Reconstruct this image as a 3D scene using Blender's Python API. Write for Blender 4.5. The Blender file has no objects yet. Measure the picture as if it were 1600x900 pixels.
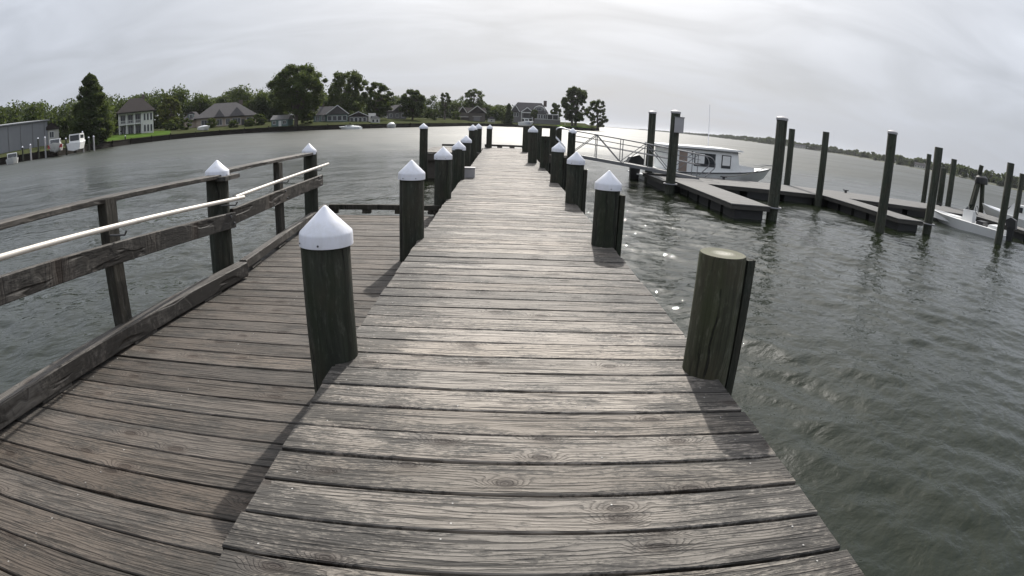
import bpy, math, random
import numpy as np
from mathutils import Vector, Matrix
R = math.radians
random.seed(7); rng = np.random.default_rng(7)
scene = bpy.context.scene
COL = scene.collection

# ------------------------------------------------------------------ camera, sky, sun, exposure
# action-camera lens: image radius grows with the viewing angle (equidistant), 859 px per radian at 1600 px width
SUN_AZ, SUN_EL = R(6.5), R(40.5)          # azimuth from +Y towards +X
cam_d = bpy.data.cameras.new('camera')
cam = bpy.data.objects.new('camera', cam_d); COL.objects.link(cam)
scene.camera = cam
cam_d.type = 'PANO'
cam_d.panorama_type = 'FISHEYE_LENS_POLYNOMIAL'
cam_d.sensor_width = 36.0; cam_d.sensor_fit = 'HORIZONTAL'
cam_d.fisheye_fov = math.pi
KF = 1600/(36*859.03)
cam_d.fisheye_polynomial_k0 = 0.0
cam_d.fisheye_polynomial_k1 = -KF
cam_d.fisheye_polynomial_k2 = 0.0
cam_d.fisheye_polynomial_k3 = 0.00847*KF**3
cam_d.fisheye_polynomial_k4 = 0.0
cam_d.clip_start = 0.05; cam_d.clip_end = 20000
CAM_H = 1.25
_p, _r, _y = 0.301406, 0.038509, 0.027418
fw = Vector((math.sin(_y)*math.cos(_p), math.cos(_y)*math.cos(_p), -math.sin(_p)))
rt0 = Vector((math.cos(_y), -math.sin(_y), 0)); up0 = rt0.cross(fw)
rt = math.cos(_r)*rt0 + math.sin(_r)*up0
up = -math.sin(_r)*rt0 + math.cos(_r)*up0
m = Matrix((rt, up, -fw)).transposed().to_4x4(); m.translation = (0, 0, CAM_H)
cam.matrix_world = m

world = bpy.data.worlds.new('World'); scene.world = world
world.use_nodes = True
wt = world.node_tree; wt.nodes.clear()
W_OUT = wt.nodes.new('ShaderNodeOutputWorld'); W_BG = wt.nodes.new('ShaderNodeBackground')
W_BG.inputs['Strength'].default_value = 0.10
sky = wt.nodes.new('ShaderNodeTexSky'); sky.sky_type = 'NISHITA'; sky.sun_disc = False
sky.sun_elevation = SUN_EL; sky.sun_rotation = SUN_AZ
sky.air_density = 1.2; sky.dust_density = 3.0; sky.ozone_density = 1.5; sky.altitude = 0
def wn(t, **kw):
    n = wt.nodes.new(t)
    for k, v in kw.items(): setattr(n, k, v)
    return n
# thin high cloud: streaks of noise in a flat layer above the place, over the clear sky
tc = wn('ShaderNodeTexCoord')
sep = wn('ShaderNodeSeparateXYZ'); wt.links.new(tc.outputs['Generated'], sep.inputs[0])
zc = wn('ShaderNodeMath', operation='MAXIMUM'); wt.links.new(sep.outputs[2], zc.inputs[0]); zc.inputs[1].default_value = 0.0
za = wn('ShaderNodeMath', operation='ADD'); wt.links.new(zc.outputs[0], za.inputs[0]); za.inputs[1].default_value = 0.22
dv = wn('ShaderNodeVectorMath', operation='DIVIDE'); wt.links.new(tc.outputs['Generated'], dv.inputs[0])
cz = wn('ShaderNodeCombineXYZ')
for i in range(3): wt.links.new(za.outputs[0], cz.inputs[i])
wt.links.new(cz.outputs[0], dv.inputs[1])
mp = wn('ShaderNodeMapping'); wt.links.new(dv.outputs[0], mp.inputs[0])
mp.inputs['Scale'].default_value = (0.75, 1.35, 0.0); mp.inputs['Rotation'].default_value = (0, 0, R(18))
nz = wn('ShaderNodeTexNoise'); wt.links.new(mp.outputs[0], nz.inputs['Vector'])
nz.inputs['Scale'].default_value = 1.5; nz.inputs['Detail'].default_value = 7; nz.inputs['Roughness'].default_value = 0.5; nz.inputs['Distortion'].default_value = 0.7
cr = wn('ShaderNodeValToRGB'); wt.links.new(nz.outputs['Fac'], cr.inputs[0])
cr.color_ramp.elements[0].position = 0.30; cr.color_ramp.elements[0].color = (0.93, 0.93, 0.93, 1)
cr.color_ramp.elements[1].position = 0.72; cr.color_ramp.elements[1].color = (1.0, 1.0, 1.0, 1)
# the cloud scatters sunlight forward: brighter near the sun
sd = wn('ShaderNodeVectorMath', operation='DOT_PRODUCT'); wt.links.new(tc.outputs['Generated'], sd.inputs[0])
sd.inputs[1].default_value = (math.sin(SUN_AZ)*math.cos(SUN_EL), math.cos(SUN_AZ)*math.cos(SUN_EL), math.sin(SUN_EL))
s0 = wn('ShaderNodeMath', operation='MAXIMUM'); wt.links.new(sd.outputs['Value'], s0.inputs[0]); s0.inputs[1].default_value = 0
s1 = wn('ShaderNodeMath', operation='POWER'); wt.links.new(s0.outputs[0], s1.inputs[0]); s1.inputs[1].default_value = 4.0
s2 = wn('ShaderNodeMath', operation='MULTIPLY_ADD'); wt.links.new(s1.outputs[0], s2.inputs[0]); s2.inputs[1].default_value = 2.9; s2.inputs[2].default_value = 4.8
cn = wn('ShaderNodeMath', operation='MULTIPLY_ADD'); wt.links.new(nz.outputs['Fac'], cn.inputs[0]); cn.inputs[1].default_value = 0.90; cn.inputs[2].default_value = 0.565
s4 = wn('ShaderNodeMath', operation='POWER'); wt.links.new(s0.outputs[0], s4.inputs[0]); s4.inputs[1].default_value = 34.0
s5 = wn('ShaderNodeMath', operation='MULTIPLY_ADD'); wt.links.new(s4.outputs[0], s5.inputs[0]); s5.inputs[1].default_value = 24.0; wt.links.new(s2.outputs[0], s5.inputs[2])
zg = wn('ShaderNodeMath', operation='MULTIPLY_ADD'); wt.links.new(zc.outputs[0], zg.inputs[0]); zg.inputs[1].default_value = 1.2; zg.inputs[2].default_value = 0.93
s6 = wn('ShaderNodeMath', operation='MULTIPLY'); wt.links.new(s5.outputs[0], s6.inputs[0]); wt.links.new(zg.outputs[0], s6.inputs[1])
s3 = wn('ShaderNodeMath', operation='MULTIPLY'); wt.links.new(s6.outputs[0], s3.inputs[0]); hf = wn('ShaderNodeMapRange', clamp=True, interpolation_type='SMOOTHSTEP'); wt.links.new(zc.outputs[0], hf.inputs[0]); hf.inputs[1].default_value = 0.0; hf.inputs[2].default_value = 0.20; hf.inputs[3].default_value = 0.15; hf.inputs[4].default_value = 1.0
cnm = wn('ShaderNodeMix', data_type='FLOAT'); wt.links.new(hf.outputs[0], cnm.inputs[0]); cnm.inputs[2].default_value = 1.0; wt.links.new(cn.outputs[0], cnm.inputs[3])
wt.links.new(cnm.outputs[0], s3.inputs[1])
tint = wn('ShaderNodeMix', data_type='RGBA'); wt.links.new(s1.outputs[0], tint.inputs[0]); tint.inputs[6].default_value = (0.90, 0.965, 1.09, 1); tint.inputs[7].default_value = (1.03, 0.995, 0.95, 1)
cc = wn('ShaderNodeVectorMath', operation='SCALE'); wt.links.new(tint.outputs[2], cc.inputs[0]); wt.links.new(s3.outputs[0], cc.inputs['Scale'])
mx = wn('ShaderNodeMix', data_type='RGBA'); wt.links.new(cr.outputs[0], mx.inputs[0])
wt.links.new(sky.outputs[0], mx.inputs[6]); wt.links.new(cc.outputs[0], mx.inputs[7])
wt.links.new(mx.outputs[2], W_BG.inputs['Color']); wt.links.new(W_BG.outputs[0], W_OUT.inputs['Surface'])

sun_d = bpy.data.lights.new('sun', 'SUN'); sun_d.energy = 4.8; sun_d.angle = R(0.8); sun_d.color = (1.0, 0.95, 0.88)
sun = bpy.data.objects.new('sun', sun_d); COL.objects.link(sun)
sdir = Vector((math.sin(SUN_AZ)*math.cos(SUN_EL), math.cos(SUN_AZ)*math.cos(SUN_EL), math.sin(SUN_EL)))
sun.rotation_euler = sdir.to_track_quat('Z', 'Y').to_euler(); sun.location = (5, 30, 30)

vs = scene.view_settings
vs.view_transform = 'Standard'; vs.look = 'None'; vs.exposure = 0.17; vs.gamma = 1.0; vs.use_curve_mapping = False
scene.render.engine = 'CYCLES'
scene.cycles.use_denoising = True
scene.cycles.max_bounces = 6
scene.cycles.sample_clamp_indirect = 6.0

WATER_Z = -1.0
PLAT_Z = -0.25

# ------------------------------------------------------------------ materials
class NT:
    def __init__(s, name):
        s.m = bpy.data.materials.new(name); s.m.use_nodes = True
        s.t = s.m.node_tree; s.b = s.t.nodes['Principled BSDF']
    def n(s, ty, **kw):
        n = s.t.nodes.new(ty)
        for k, v in kw.items(): setattr(n, k, v)
        return n
    def set(s, sock, v):
        if isinstance(v, bpy.types.NodeSocket): s.t.links.new(v, sock)
        else: sock.default_value = v
    def math(s, op, a, b=0.0, c=0.0, clamp=False):
        n = s.n('ShaderNodeMath', operation=op, use_clamp=clamp)
        s.set(n.inputs[0], a); s.set(n.inputs[1], b); s.set(n.inputs[2], c)
        return n.outputs[0]
    def vec(s, op, a, b):
        n = s.n('ShaderNodeVectorMath', operation=op); s.set(n.inputs[0], a); s.set(n.inputs[1], b)
        return n.outputs[0]
    def noise(s, v, scale=1.0, detail=4.0, rough=0.55, dist=0.0):
        n = s.n('ShaderNodeTexNoise'); s.set(n.inputs['Vector'], v)
        n.inputs['Scale'].default_value = scale; n.inputs['Detail'].default_value = detail
        n.inputs['Roughness'].default_value = rough; n.inputs['Distortion'].default_value = dist
        return n.outputs['Fac']
    def ramp(s, f, stops, interp='LINEAR'):
        n = s.n('ShaderNodeValToRGB'); s.set(n.inputs[0], f); e = n.color_ramp.elements
        n.color_ramp.interpolation = interp
        while len(e) < len(stops): e.new(0.5)
        for el, (p, c) in zip(e, stops):
            el.position = p; el.color = (*c, 1) if isinstance(c, tuple) else (c, c, c, 1)
        return n.outputs[0]
    def mix(s, f, a, b, blend='MIX'):
        n = s.n('ShaderNodeMix', data_type='RGBA', blend_type=blend, clamp_factor=True)
        s.set(n.inputs[0], f)
        for i, v in ((6, a), (7, b)):
            s.set(n.inputs[i], v if isinstance(v, bpy.types.NodeSocket) else (*v, 1))
        return n.outputs[2]
    def coords(s, kind='Object', rand=True, scale=(1, 1, 1)):
        tc = s.n('ShaderNodeTexCoord'); v = tc.outputs[kind]
        if rand:
            oi = s.n('ShaderNodeObjectInfo'); s.rand = oi.outputs['Random']
            k = s.math('MULTIPLY', oi.outputs['Random'], 171.3)
            cx = s.n('ShaderNodeCombineXYZ'); s.set(cx.inputs[0], k)
            s.set(cx.inputs[1], s.math('MULTIPLY', k, 0.37)); s.set(cx.inputs[2], s.math('MULTIPLY', k, 0.61))
            v = s.vec('ADD', v, cx.outputs[0])
        if scale != (1, 1, 1): v = s.vec('MULTIPLY', v, scale)
        return v
    def bump(s, h, strength=0.5, dist=0.01, normal=None):
        n = s.n('ShaderNodeBump'); s.set(n.inputs['Height'], h)
        n.inputs['Strength'].default_value = strength; n.inputs['Distance'].default_value = dist
        if normal is not None: s.set(n.inputs['Normal'], normal)
        return n.outputs[0]
    def out(s, color=None, rough=None, normal=None, **kw):
        if color is not None: s.set(s.b.inputs['Base Color'], color if isinstance(color, bpy.types.NodeSocket) else (*color, 1))
        if rough is not None: s.set(s.b.inputs['Roughness'], rough)
        if normal is not None: s.set(s.b.inputs['Normal'], normal)
        for k, v in kw.items(): s.set(s.b.inputs[k.replace('_', ' ')], v)
        return s.m

def wood_plank(name, light, mid, dark, stain_amt, tone=(0.78, 1.12), spec=0.35):
    """weathered softwood board: grain along local X, growth rings running round knots, dirt and lichen patches"""
    s = NT(name)
    v = s.coords('Object')
    t0 = s.n('ShaderNodeTexCoord'); s0_ = s.n('ShaderNodeSeparateXYZ'); s.set(s0_.inputs[0], t0.outputs['Object'])
    endf = s.n('ShaderNodeMapRange', clamp=True); s.set(endf.inputs[0], s.math('ABSOLUTE', s0_.outputs[0])); endf.inputs[1].default_value = 0.45; endf.inputs[2].default_value = 1.0; endf.inputs[3].default_value = -0.035; endf.inputs[4].default_value = 0.13
    # knots: sparse cells
    vo = s.n('ShaderNodeTexVoronoi', voronoi_dimensions='2D', feature='F1')
    warp = s.noise(s.vec('MULTIPLY', v, (3, 7, 3)), 1.0, 2)
    wv = s.n('ShaderNodeCombineXYZ'); s.set(wv.inputs[0], s.math('MULTIPLY', warp, 0.15)); s.set(wv.inputs[1], s.math('MULTIPLY', warp, 0.25))
    s.set(vo.inputs['Vector'], s.vec('ADD', s.vec('MULTIPLY', v, (3.0, 6.6, 1)), wv.outputs[0])); vo.inputs['Scale'].default_value = 1.0
    sc = s.n('ShaderNodeSeparateColor'); s.set(sc.inputs[0], vo.outputs['Color'])
    pick = s.math('GREATER_THAN', sc.outputs[0], 0.70)
    d = vo.outputs['Distance']
    fall = s.math('MULTIPLY', s.math('SUBTRACT', 1.0, s.math('DIVIDE', d, 0.42), clamp=True), pick)      # 1 at knot centre
    fall2 = s.math('POWER', fall, 1.6)
    core = s.math('MULTIPLY', s.ramp(d, [(0.05, 0.75), (0.09, 1.0), (0.15, 0.0)]), pick)
    sx = s.n('ShaderNodeSeparateXYZ'); s.set(sx.inputs[0], v)
    low = s.noise(s.vec('MULTIPLY', v, (0.9, 6.0, 1.0)), 1.0, 3, 0.5)
    h = s.math('ADD', s.math('MULTIPLY', sx.outputs[1], 46.0), s.math('MULTIPLY', low, 9.0))
    h = s.math('ADD', h, s.math('MULTIPLY', fall2, 7.0))
    h = s.math('ADD', h, s.math('MULTIPLY', s.noise(s.vec('MULTIPLY', v, (5, 30, 5)), 1.0, 2), 1.2))
    ring = s.math('FRACT', h)
    line = s.ramp(ring, [(0.0, 0.0), (0.55, 0.22), (0.86, 1.0), (0.97, 0.5), (1.0, 0.0)])
    fib = s.noise(s.vec('MULTIPLY', v, (7, 190, 40)), 1.0, 3, 0.65)
    fine = s.noise(s.vec('MULTIPLY', v, (26, 420, 90)), 1.0, 2, 0.6)
    crack = s.ramp(s.noise(s.vec('MULTIPLY', v, (1.6, 75, 10)), 1.0, 2, 0.5, 0.3), [(0.585, 0.0), (0.64, 1.0)])
    patch = s.noise(s.vec('MULTIPLY', v, (2.8, 9.0, 3)), 1.0, 6, 0.7, 0.25)
    speck = s.noise(s.vec('MULTIPLY', v, (34, 130, 20)), 1.0, 5, 0.75)
    big = s.noise(s.vec('MULTIPLY', v, (0.8, 2.0, 1)), 1.0, 2)
    # colour
    c = s.mix(s.ramp(fib, [(0.3, 0.0), (0.72, 1.0)]), mid, light)
    c = s.mix(s.math('MULTIPLY', line, 0.72), c, dark)
    c = s.mix(s.ramp(big, [(0.35, 0.0), (0.65, 0.5)]), c, s.mix(0.35, c, (0.20, 0.155, 0.12)))
    # dirt: patches broken up by speckle
    dirt = s.math('MULTIPLY', s.ramp(s.math('ADD', s.math('ADD', patch, endf.outputs[0]), s.math('MULTIPLY', s.math('SUBTRACT', speck, 0.5), 0.9)), [(0.54 - 0.1*stain_amt, 0.0), (0.68 - 0.1*stain_amt, 1.0)]), min(0.92, 0.45 + 0.6*stain_amt))
    c = s.mix(dirt, c, (0.045, 0.042, 0.038))
    c = s.mix(s.math('MULTIPLY', crack, 0.85), c, (0.03, 0.027, 0.024))
    c = s.mix(s.math('MULTIPLY', core, 0.9), c, (0.04, 0.03, 0.024))
    c = s.mix(s.math('MULTIPLY', s.math('SUBTRACT', fall2, core, clamp=True), 0.55), c, (0.085, 0.066, 0.054))
    c = s.mix(s.math('MULTIPLY', s.math('FRACT', s.math('MULTIPLY', s.rand, 7.31)), 0.45), c, s.mix(1.0, c, (0.96, 0.88, 0.79), 'MULTIPLY'))
    tn = s.math('MULTIPLY_ADD', s.rand, tone[1]-tone[0], tone[0])
    cc = s.n('ShaderNodeVectorMath', operation='SCALE'); s.set(cc.inputs[0], c); s.set(cc.inputs['Scale'], tn)
    # relief
    hh = s.math('SUBTRACT', s.math('MULTIPLY', fib, 0.8), s.math('MULTIPLY', line, 0.55))
    hh = s.math('ADD', hh, s.math('MULTIPLY', fine, 0.35))
    hh = s.math('SUBTRACT', hh, s.math('MULTIPLY', crack, 1.8))
    hh = s.math('SUBTRACT', hh, s.math('MULTIPLY', core, 0.8))
    rg = s.math('MULTIPLY_ADD', fib, 0.25, 0.52)
    return s.out(cc.outputs[0], rg, s.bump(hh, 0.95, 0.005), Specular_IOR_Level=spec)

def simple(name, col, rough=0.6, var=0.15, nscale=3.0, bump=0.0, bdist=0.01, metallic=0.0, stretch=(1, 1, 1), dirt=0.0, dirtcol=(0.04, 0.038, 0.032), spec=0.5):
    s = NT(name)
    v = s.coords('Object', True)
    n = s.noise(s.vec('MULTIPLY', v, stretch), nscale, 5, 0.6)
    c = s.mix(s.ramp(n, [(0.25, 0.0), (0.75, 1.0)]), tuple(x*(1-var) for x in col), tuple(min(1, x*(1+var)) for x in col))
    if dirt > 0:
        p = s.noise(s.vec('MULTIPLY', v, stretch), nscale*2.3, 6, 0.68, 0.3)
        c = s.mix(s.math('MULTIPLY', s.ramp(p, [(0.45, 0.0), (0.7, 1.0)]), dirt), c, dirtcol)
    nm = s.bump(n, bump, bdist) if bump > 0 else None
    return s.out(c, rough, nm, Metallic=metallic, Specular_IOR_Level=spec)

def pile_wood(name, base, moss, lightn=(0.13, 0.125, 0.11), brown=(0.055, 0.047, 0.034)):
    s = NT(name); v = s.coords('Object')
    wv = s.n('ShaderNodeCombineXYZ'); w0 = s.noise(s.vec('MULTIPLY', v, (3, 3, 2.2)), 1.0, 3)
    s.set(wv.inputs[0], s.math('MULTIPLY', w0, 0.09)); s.set(wv.inputs[1], s.math('MULTIPLY', w0, 0.07))
    u = s.vec('ADD', v, wv.outputs[0])
    g = s.noise(s.vec('MULTIPLY', u, (30, 30, 0.9)), 1.0, 6, 0.72)
    st = s.noise(s.vec('MULTIPLY', u, (5, 5, 0.8)), 1.0, 4, 0.6)
    bl = s.noise(s.vec('MULTIPLY', v, (4, 4, 2.5)), 1.0, 5, 0.65, 0.5)
    sp = s.noise(s.vec('MULTIPLY', v, (34, 34, 11)), 1.0, 5, 0.75)
    c = s.mix(s.ramp(g, [(0.32, 0.0), (0.68, 1.0)]), tuple(x*0.45 for x in base), tuple(x*1.6 for x in base))
    c = s.mix(s.ramp(bl, [(0.42, 0.0), (0.66, 0.8)]), c, s.mix(g, tuple(x*0.5 for x in brown), tuple(x*1.5 for x in brown)))
    c = s.mix(s.ramp(st, [(0.48, 0.0), (0.70, 0.8)]), c, moss)
    c = s.mix(s.math('MULTIPLY', s.ramp(s.math('ADD', sp, s.math('MULTIPLY', s.math('SUBTRACT', g, 0.5), 0.5)), [(0.54, 0.0), (0.70, 1.0)]), 0.6), c, lightn)
    ck = s.ramp(s.noise(s.vec('MULTIPLY', u, (17, 17, 0.45)), 1.0, 3, 0.6), [(0.60, 0.0), (0.66, 1.0)])
    c = s.mix(s.math('MULTIPLY', ck, 0.85), c, (0.010, 0.010, 0.008))
    vo = s.n('ShaderNodeTexVoronoi', feature='F1'); s.set(vo.inputs['Vector'], s.vec('MULTIPLY', v, (3.5, 3.5, 2.0))); vo.inputs['Scale'].default_value = 1.0
    kn = s.ramp(vo.outputs['Distance'], [(0.06, 1.0), (0.15, 0.0)])
    c = s.mix(s.math('MULTIPLY', kn, 0.8), c, (0.016, 0.014, 0.011))
    h = s.math('SUBTRACT', s.math('ADD', g, s.math('MULTIPLY', bl, 0.8)), s.math('MULTIPLY', s.math('ADD', ck, kn), 1.3))
    return s.out(c, 0.82, s.bump(h, 0.9, 0.010), Specular_IOR_Level=0.25)

def end_grain(name):
    s = NT(name); v = s.coords('Object', False)
    sx = s.n('ShaderNodeSeparateXYZ'); s.set(sx.inputs[0], v)
    r = s.math('SQRT', s.math('ADD', s.math('POWER', sx.outputs[0], 2.0), s.math('POWER', sx.outputs[1], 2.0)))
    r = s.math('ADD', r, s.math('MULTIPLY', s.noise(v, 9.0, 3), 0.03))
    ln = s.math('FRACT', s.math('MULTIPLY', r, 65.0))
    c = s.mix(s.ramp(r, [(0.045, 0.0), (0.085, 1.0)]), (0.31, 0.30, 0.25), (0.085, 0.083, 0.05))
    c = s.mix(s.math('MULTIPLY', s.ramp(ln, [(0.5, 0.0), (0.9, 1.0)]), 0.6), c, (0.05, 0.045, 0.035))
    c = s.mix(s.math('MULTIPLY', s.ramp(s.noise(v, 22.0, 4), [(0.5, 0.0), (0.7, 1.0)]), 0.6), c, (0.06, 0.075, 0.03))
    return s.out(c, 0.85, s.bump(ln, 0.4, 0.004))

def water_mat():
    s = NT('water_surface'); tc = s.n('ShaderNodeTexCoord'); v = tc.outputs['Object']
    rotn = s.n('ShaderNodeMapping'); s.set(rotn.inputs[0], v); rotn.inputs['Rotation'].default_value = (0, 0, R(-28))
    w = rotn.outputs[0]
    a = s.noise(s.vec('MULTIPLY', w, (1.0, 1.8, 1)), 3.0, 4, 0.5, 0.3)
    b = s.noise(s.vec('MULTIPLY', w, (1.0, 2.3, 1)), 0.42, 4, 0.55, 0.3)
    e_ = s.noise(s.vec('MULTIPLY', w, (1.0, 2.4, 1)), 0.11, 3, 0.5, 0.4)
    d = s.noise(s.vec('MULTIPLY', v, (1.0, 1.4, 1)), 7.5, 3, 0.5, 0.2)
    h = s.math('ADD', s.math('MULTIPLY', a, 0.034), s.math('ADD', s.math('MULTIPLY', b, 0.080), s.math('ADD', s.math('MULTIPLY', e_, 0.24), s.math('MULTIPLY', d, 0.0105))))
    gust = s.noise(s.vec('MULTIPLY', w, (0.02, 0.07, 1)), 1.0, 3, 0.5)
    h = s.math('MULTIPLY', h, s.math('MULTIPLY_ADD', gust, 1.3, 0.40))
    ln = s.n('ShaderNodeVectorMath', operation='LENGTH'); s.set(ln.inputs[0], s.vec('MULTIPLY', v, (0.8, 1, 0)))
    open_ = s.n('ShaderNodeMapRange', clamp=True); s.set(open_.inputs[0], ln.outputs['Value']); open_.inputs[1].default_value = 14; open_.inputs[2].default_value = 60; open_.inputs[3].default_value = 0.04; open_.inputs[4].default_value = 0.41
    rgh = s.math('ADD', open_.outputs[0], s.math('MULTIPLY', s.math('SUBTRACT', gust, 0.5), 0.22))
    murk = s.noise(v, 0.25, 3)
    c = s.mix(murk, (0.0062, 0.0092, 0.0034), (0.0105, 0.0140, 0.0062))
    return s.out(c, rgh, s.bump(h, 1.0, 1.0), IOR=1.333, Specular_IOR_Level=0.5)

def leaf_mat(name, a, b, c2):
    s = NT(name)
    geo = s.n('ShaderNodeNewGeometry')
    c = s.ramp(geo.outputs['Random Per Island'], [(0.0, a), (0.55, b), (1.0, c2)])
    big = s.noise(s.coords('Object', False), 0.22, 3)
    c = s.mix(s.ramp(big, [(0.35, 0.0), (0.65, 0.6)]), c, tuple(x*0.6 for x in a))
    s.out(c, 0.7, None, Specular_IOR_Level=0.2)
    tr = s.n('ShaderNodeBsdfTranslucent'); s.set(tr.inputs['Color'], s.mix(0.5, c, (0.15, 0.19, 0.035)))
    ms = s.n('ShaderNodeMixShader'); ms.inputs[0].default_value = 0.36
    s.t.links.new(s.b.outputs[0], ms.inputs[1]); s.t.links.new(tr.outputs[0], ms.inputs[2])
    o = s.t.nodes['Material Output']; s.t.links.new(ms.outputs[0], o.inputs['Surface'])
    return s.m

def glass_mat():
    s = NT('window_glass'); n = s.noise(s.coords('Object'), 0.6, 2)
    c = s.mix(n, (0.012, 0.014, 0.016), (0.04, 0.045, 0.05))
    return s.out(c, 0.06, None)

def shingles(name, col):
    s = NT(name); v = s.coords('Object', False)
    br = s.n('ShaderNodeTexBrick'); s.set(br.inputs['Vector'], s.vec('MULTIPLY', v, (1, 1, 1)))
    br.inputs['Scale'].default_value = 1.0; br.inputs['Brick Width'].default_value = 0.5; br.inputs['Row Height'].default_value = 0.2; br.inputs['Mortar Size'].default_value = 0.01
    n = s.noise(v, 1.3, 5, 0.65)
    c = s.mix(n, tuple(x*0.7 for x in col), tuple(x*1.25 for x in col))
    return s.out(c, 0.95, s.bump(n, 0.3, 0.03), Specular_IOR_Level=0.15)

def siding(name, col, pitch=0.18):
    s = NT(name); v = s.coords('Object', False)
    sx = s.n('ShaderNodeSeparateXYZ'); s.set(sx.inputs[0], v)
    f = s.math('FRACT', s.math('DIVIDE', sx.outputs[2], pitch))
    n = s.noise(s.vec('MULTIPLY', v, (0.7, 0.7, 2.5)), 1.2, 4)
    c = s.mix(n, tuple(x*0.82 for x in col), tuple(min(0.85, x*1.1) for x in col))
    return s.out(c, 0.7, s.bump(f, 0.5, 0.02))

def deckmat():
    s = NT('float_decking'); v = s.coords('Object', False)
    sx = s.n('ShaderNodeSeparateXYZ'); s.set(sx.inputs[0], v)
    q = s.math('DIVIDE', sx.outputs[1], 0.145); f = s.math('FRACT', q)
    wn_ = s.n('ShaderNodeTexWhiteNoise', noise_dimensions='1D'); s.set(wn_.inputs['W'], s.math('FLOOR', q))
    n = s.noise(s.vec('MULTIPLY', v, (1.2, 9, 1)), 1.0, 5, 0.65)
    c = s.mix(n, (0.075, 0.074, 0.072), (0.185, 0.182, 0.178))
    c = s.mix(s.math('MULTIPLY', wn_.outputs['Value'], 0.5), c, s.mix(1.0, c, (0.6, 0.58, 0.55), 'MULTIPLY'))
    ed = s.ramp(f, [(0.0, 1.0), (0.06, 0.0), (0.94, 0.0), (1.0, 1.0)])
    c = s.mix(s.math('MULTIPLY', ed, 0.85), c, (0.02, 0.02, 0.018))
    return s.out(c, 0.8, s.bump(s.math('SUBTRACT', n, ed), 0.5, 0.01), Specular_IOR_Level=0.3)
M = {}
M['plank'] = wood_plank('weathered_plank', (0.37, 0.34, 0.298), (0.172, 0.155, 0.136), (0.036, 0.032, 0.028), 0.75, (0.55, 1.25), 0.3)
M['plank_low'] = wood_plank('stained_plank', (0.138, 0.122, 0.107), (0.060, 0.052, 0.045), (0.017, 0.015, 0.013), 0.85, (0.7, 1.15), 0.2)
M['rail'] = wood_plank('rail_timber', (0.155, 0.148, 0.137), (0.075, 0.071, 0.065), (0.027, 0.025, 0.023), 0.9, (0.8, 1.1), 0.25)
M['beam'] = simple('under_beam', (0.07, 0.06, 0.05), 0.85, 0.3, 5.0, 0.4, 0.01, stretch=(1, 8, 8))
M['pile'] = pile_wood('piling_wood', (0.026, 0.029, 0.022), (0.020, 0.026, 0.014), (0.07, 0.07, 0.06), (0.042, 0.037, 0.027))
M['pile_moss'] = pile_wood('mossy_piling_wood', (0.042, 0.043, 0.028), (0.032, 0.040, 0.016), (0.11, 0.11, 0.085), (0.052, 0.045, 0.028))
M['pile_far'] = pile_wood('mooring_pile_wood', (0.038, 0.043, 0.033), (0.027, 0.037, 0.021), (0.10, 0.10, 0.085), (0.045, 0.041, 0.030))
M['post'] = pile_wood('square_post_wood', (0.036, 0.033, 0.027), (0.027, 0.031, 0.020), (0.10, 0.095, 0.085), (0.045, 0.039, 0.029))
M['endgrain'] = end_grain('piling_end_grain')
M['cap'] = simple('white_plastic_cap', (0.66, 0.67, 0.725), 0.40, 0.05, 6.0, 0.05, 0.004, dirt=0.40, dirtcol=(0.48, 0.47, 0.43), stretch=(1.3, 1.3, 0.35))
M['screw'] = simple('dark_screw', (0.05, 0.05, 0.055), 0.5, 0.1)
M['nail'] = simple('nail_head', (0.26, 0.25, 0.235), 0.6, 0.5, 9.0)
M['pipe'] = simple('handrail_pipe', (0.62, 0.57, 0.50), 0.42, 0.12, 5.0, dirt=0.3, dirtcol=(0.28, 0.24, 0.2), metallic=0.0)
M['alu'] = simple('aluminium_tube', (0.17, 0.17, 0.175), 0.5, 0.12, 4.0, metallic=0.3)
M['grating'] = simple('gangway_tread', (0.22, 0.22, 0.21), 0.7, 0.2, 8.0)
M['float_deck'] = deckmat()
M['float_edge'] = simple('float_edge_timber', (0.05, 0.046, 0.04), 0.85, 0.3, 2.0, 0.3, 0.01, stretch=(1, 6, 6), dirt=0.4)
M['float_tub'] = simple('black_float_tub', (0.016, 0.016, 0.016), 0.6, 0.3, 2.0)
M['black'] = simple('black_plastic', (0.014, 0.014, 0.015), 0.45, 0.2)
M['metal_dark'] = simple('galvanised_bracket', (0.12, 0.12, 0.12), 0.5, 0.2, metallic=0.5)
M['greybox'] = simple('grey_board', (0.34, 0.33, 0.335), 0.6, 0.08)
M['boat_white'] = simple('boat_gelcoat_white', (0.70, 0.70, 0.69), 0.3, 0.05, 1.0, dirt=0.12, dirtcol=(0.4, 0.38, 0.33))
M['boat_grey'] = simple('boat_gelcoat_grey', (0.76, 0.77, 0.76), 0.35, 0.05, 1.0, dirt=0.15, dirtcol=(0.3, 0.29, 0.26))
M['boat_dark'] = simple('boat_dark_trim', (0.03, 0.032, 0.036), 0.4, 0.1)
M['boat_red'] = simple('red_stripe', (0.35, 0.05, 0.05), 0.5, 0.1)
M['boat_blue'] = simple('blue_canvas', (0.05, 0.07, 0.22), 0.7, 0.15)
M['tan_door'] = simple('tan_cabin_door', (0.24, 0.185, 0.15), 0.6, 0.1)
M['glass'] = glass_mat()
M['water'] = water_mat()
M['leaf'] = leaf_mat('leaf_mid_green', (0.034, 0.052, 0.018), (0.06, 0.084, 0.026), (0.095, 0.118, 0.038))
M['leaf_dark'] = leaf_mat('leaf_dark_green', (0.024, 0.040, 0.016), (0.043, 0.064, 0.022), (0.068, 0.09, 0.032))
M['leaf_yellow'] = leaf_mat('leaf_yellow_green', (0.06, 0.075, 0.018), (0.10, 0.115, 0.028), (0.14, 0.14, 0.04))
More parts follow.
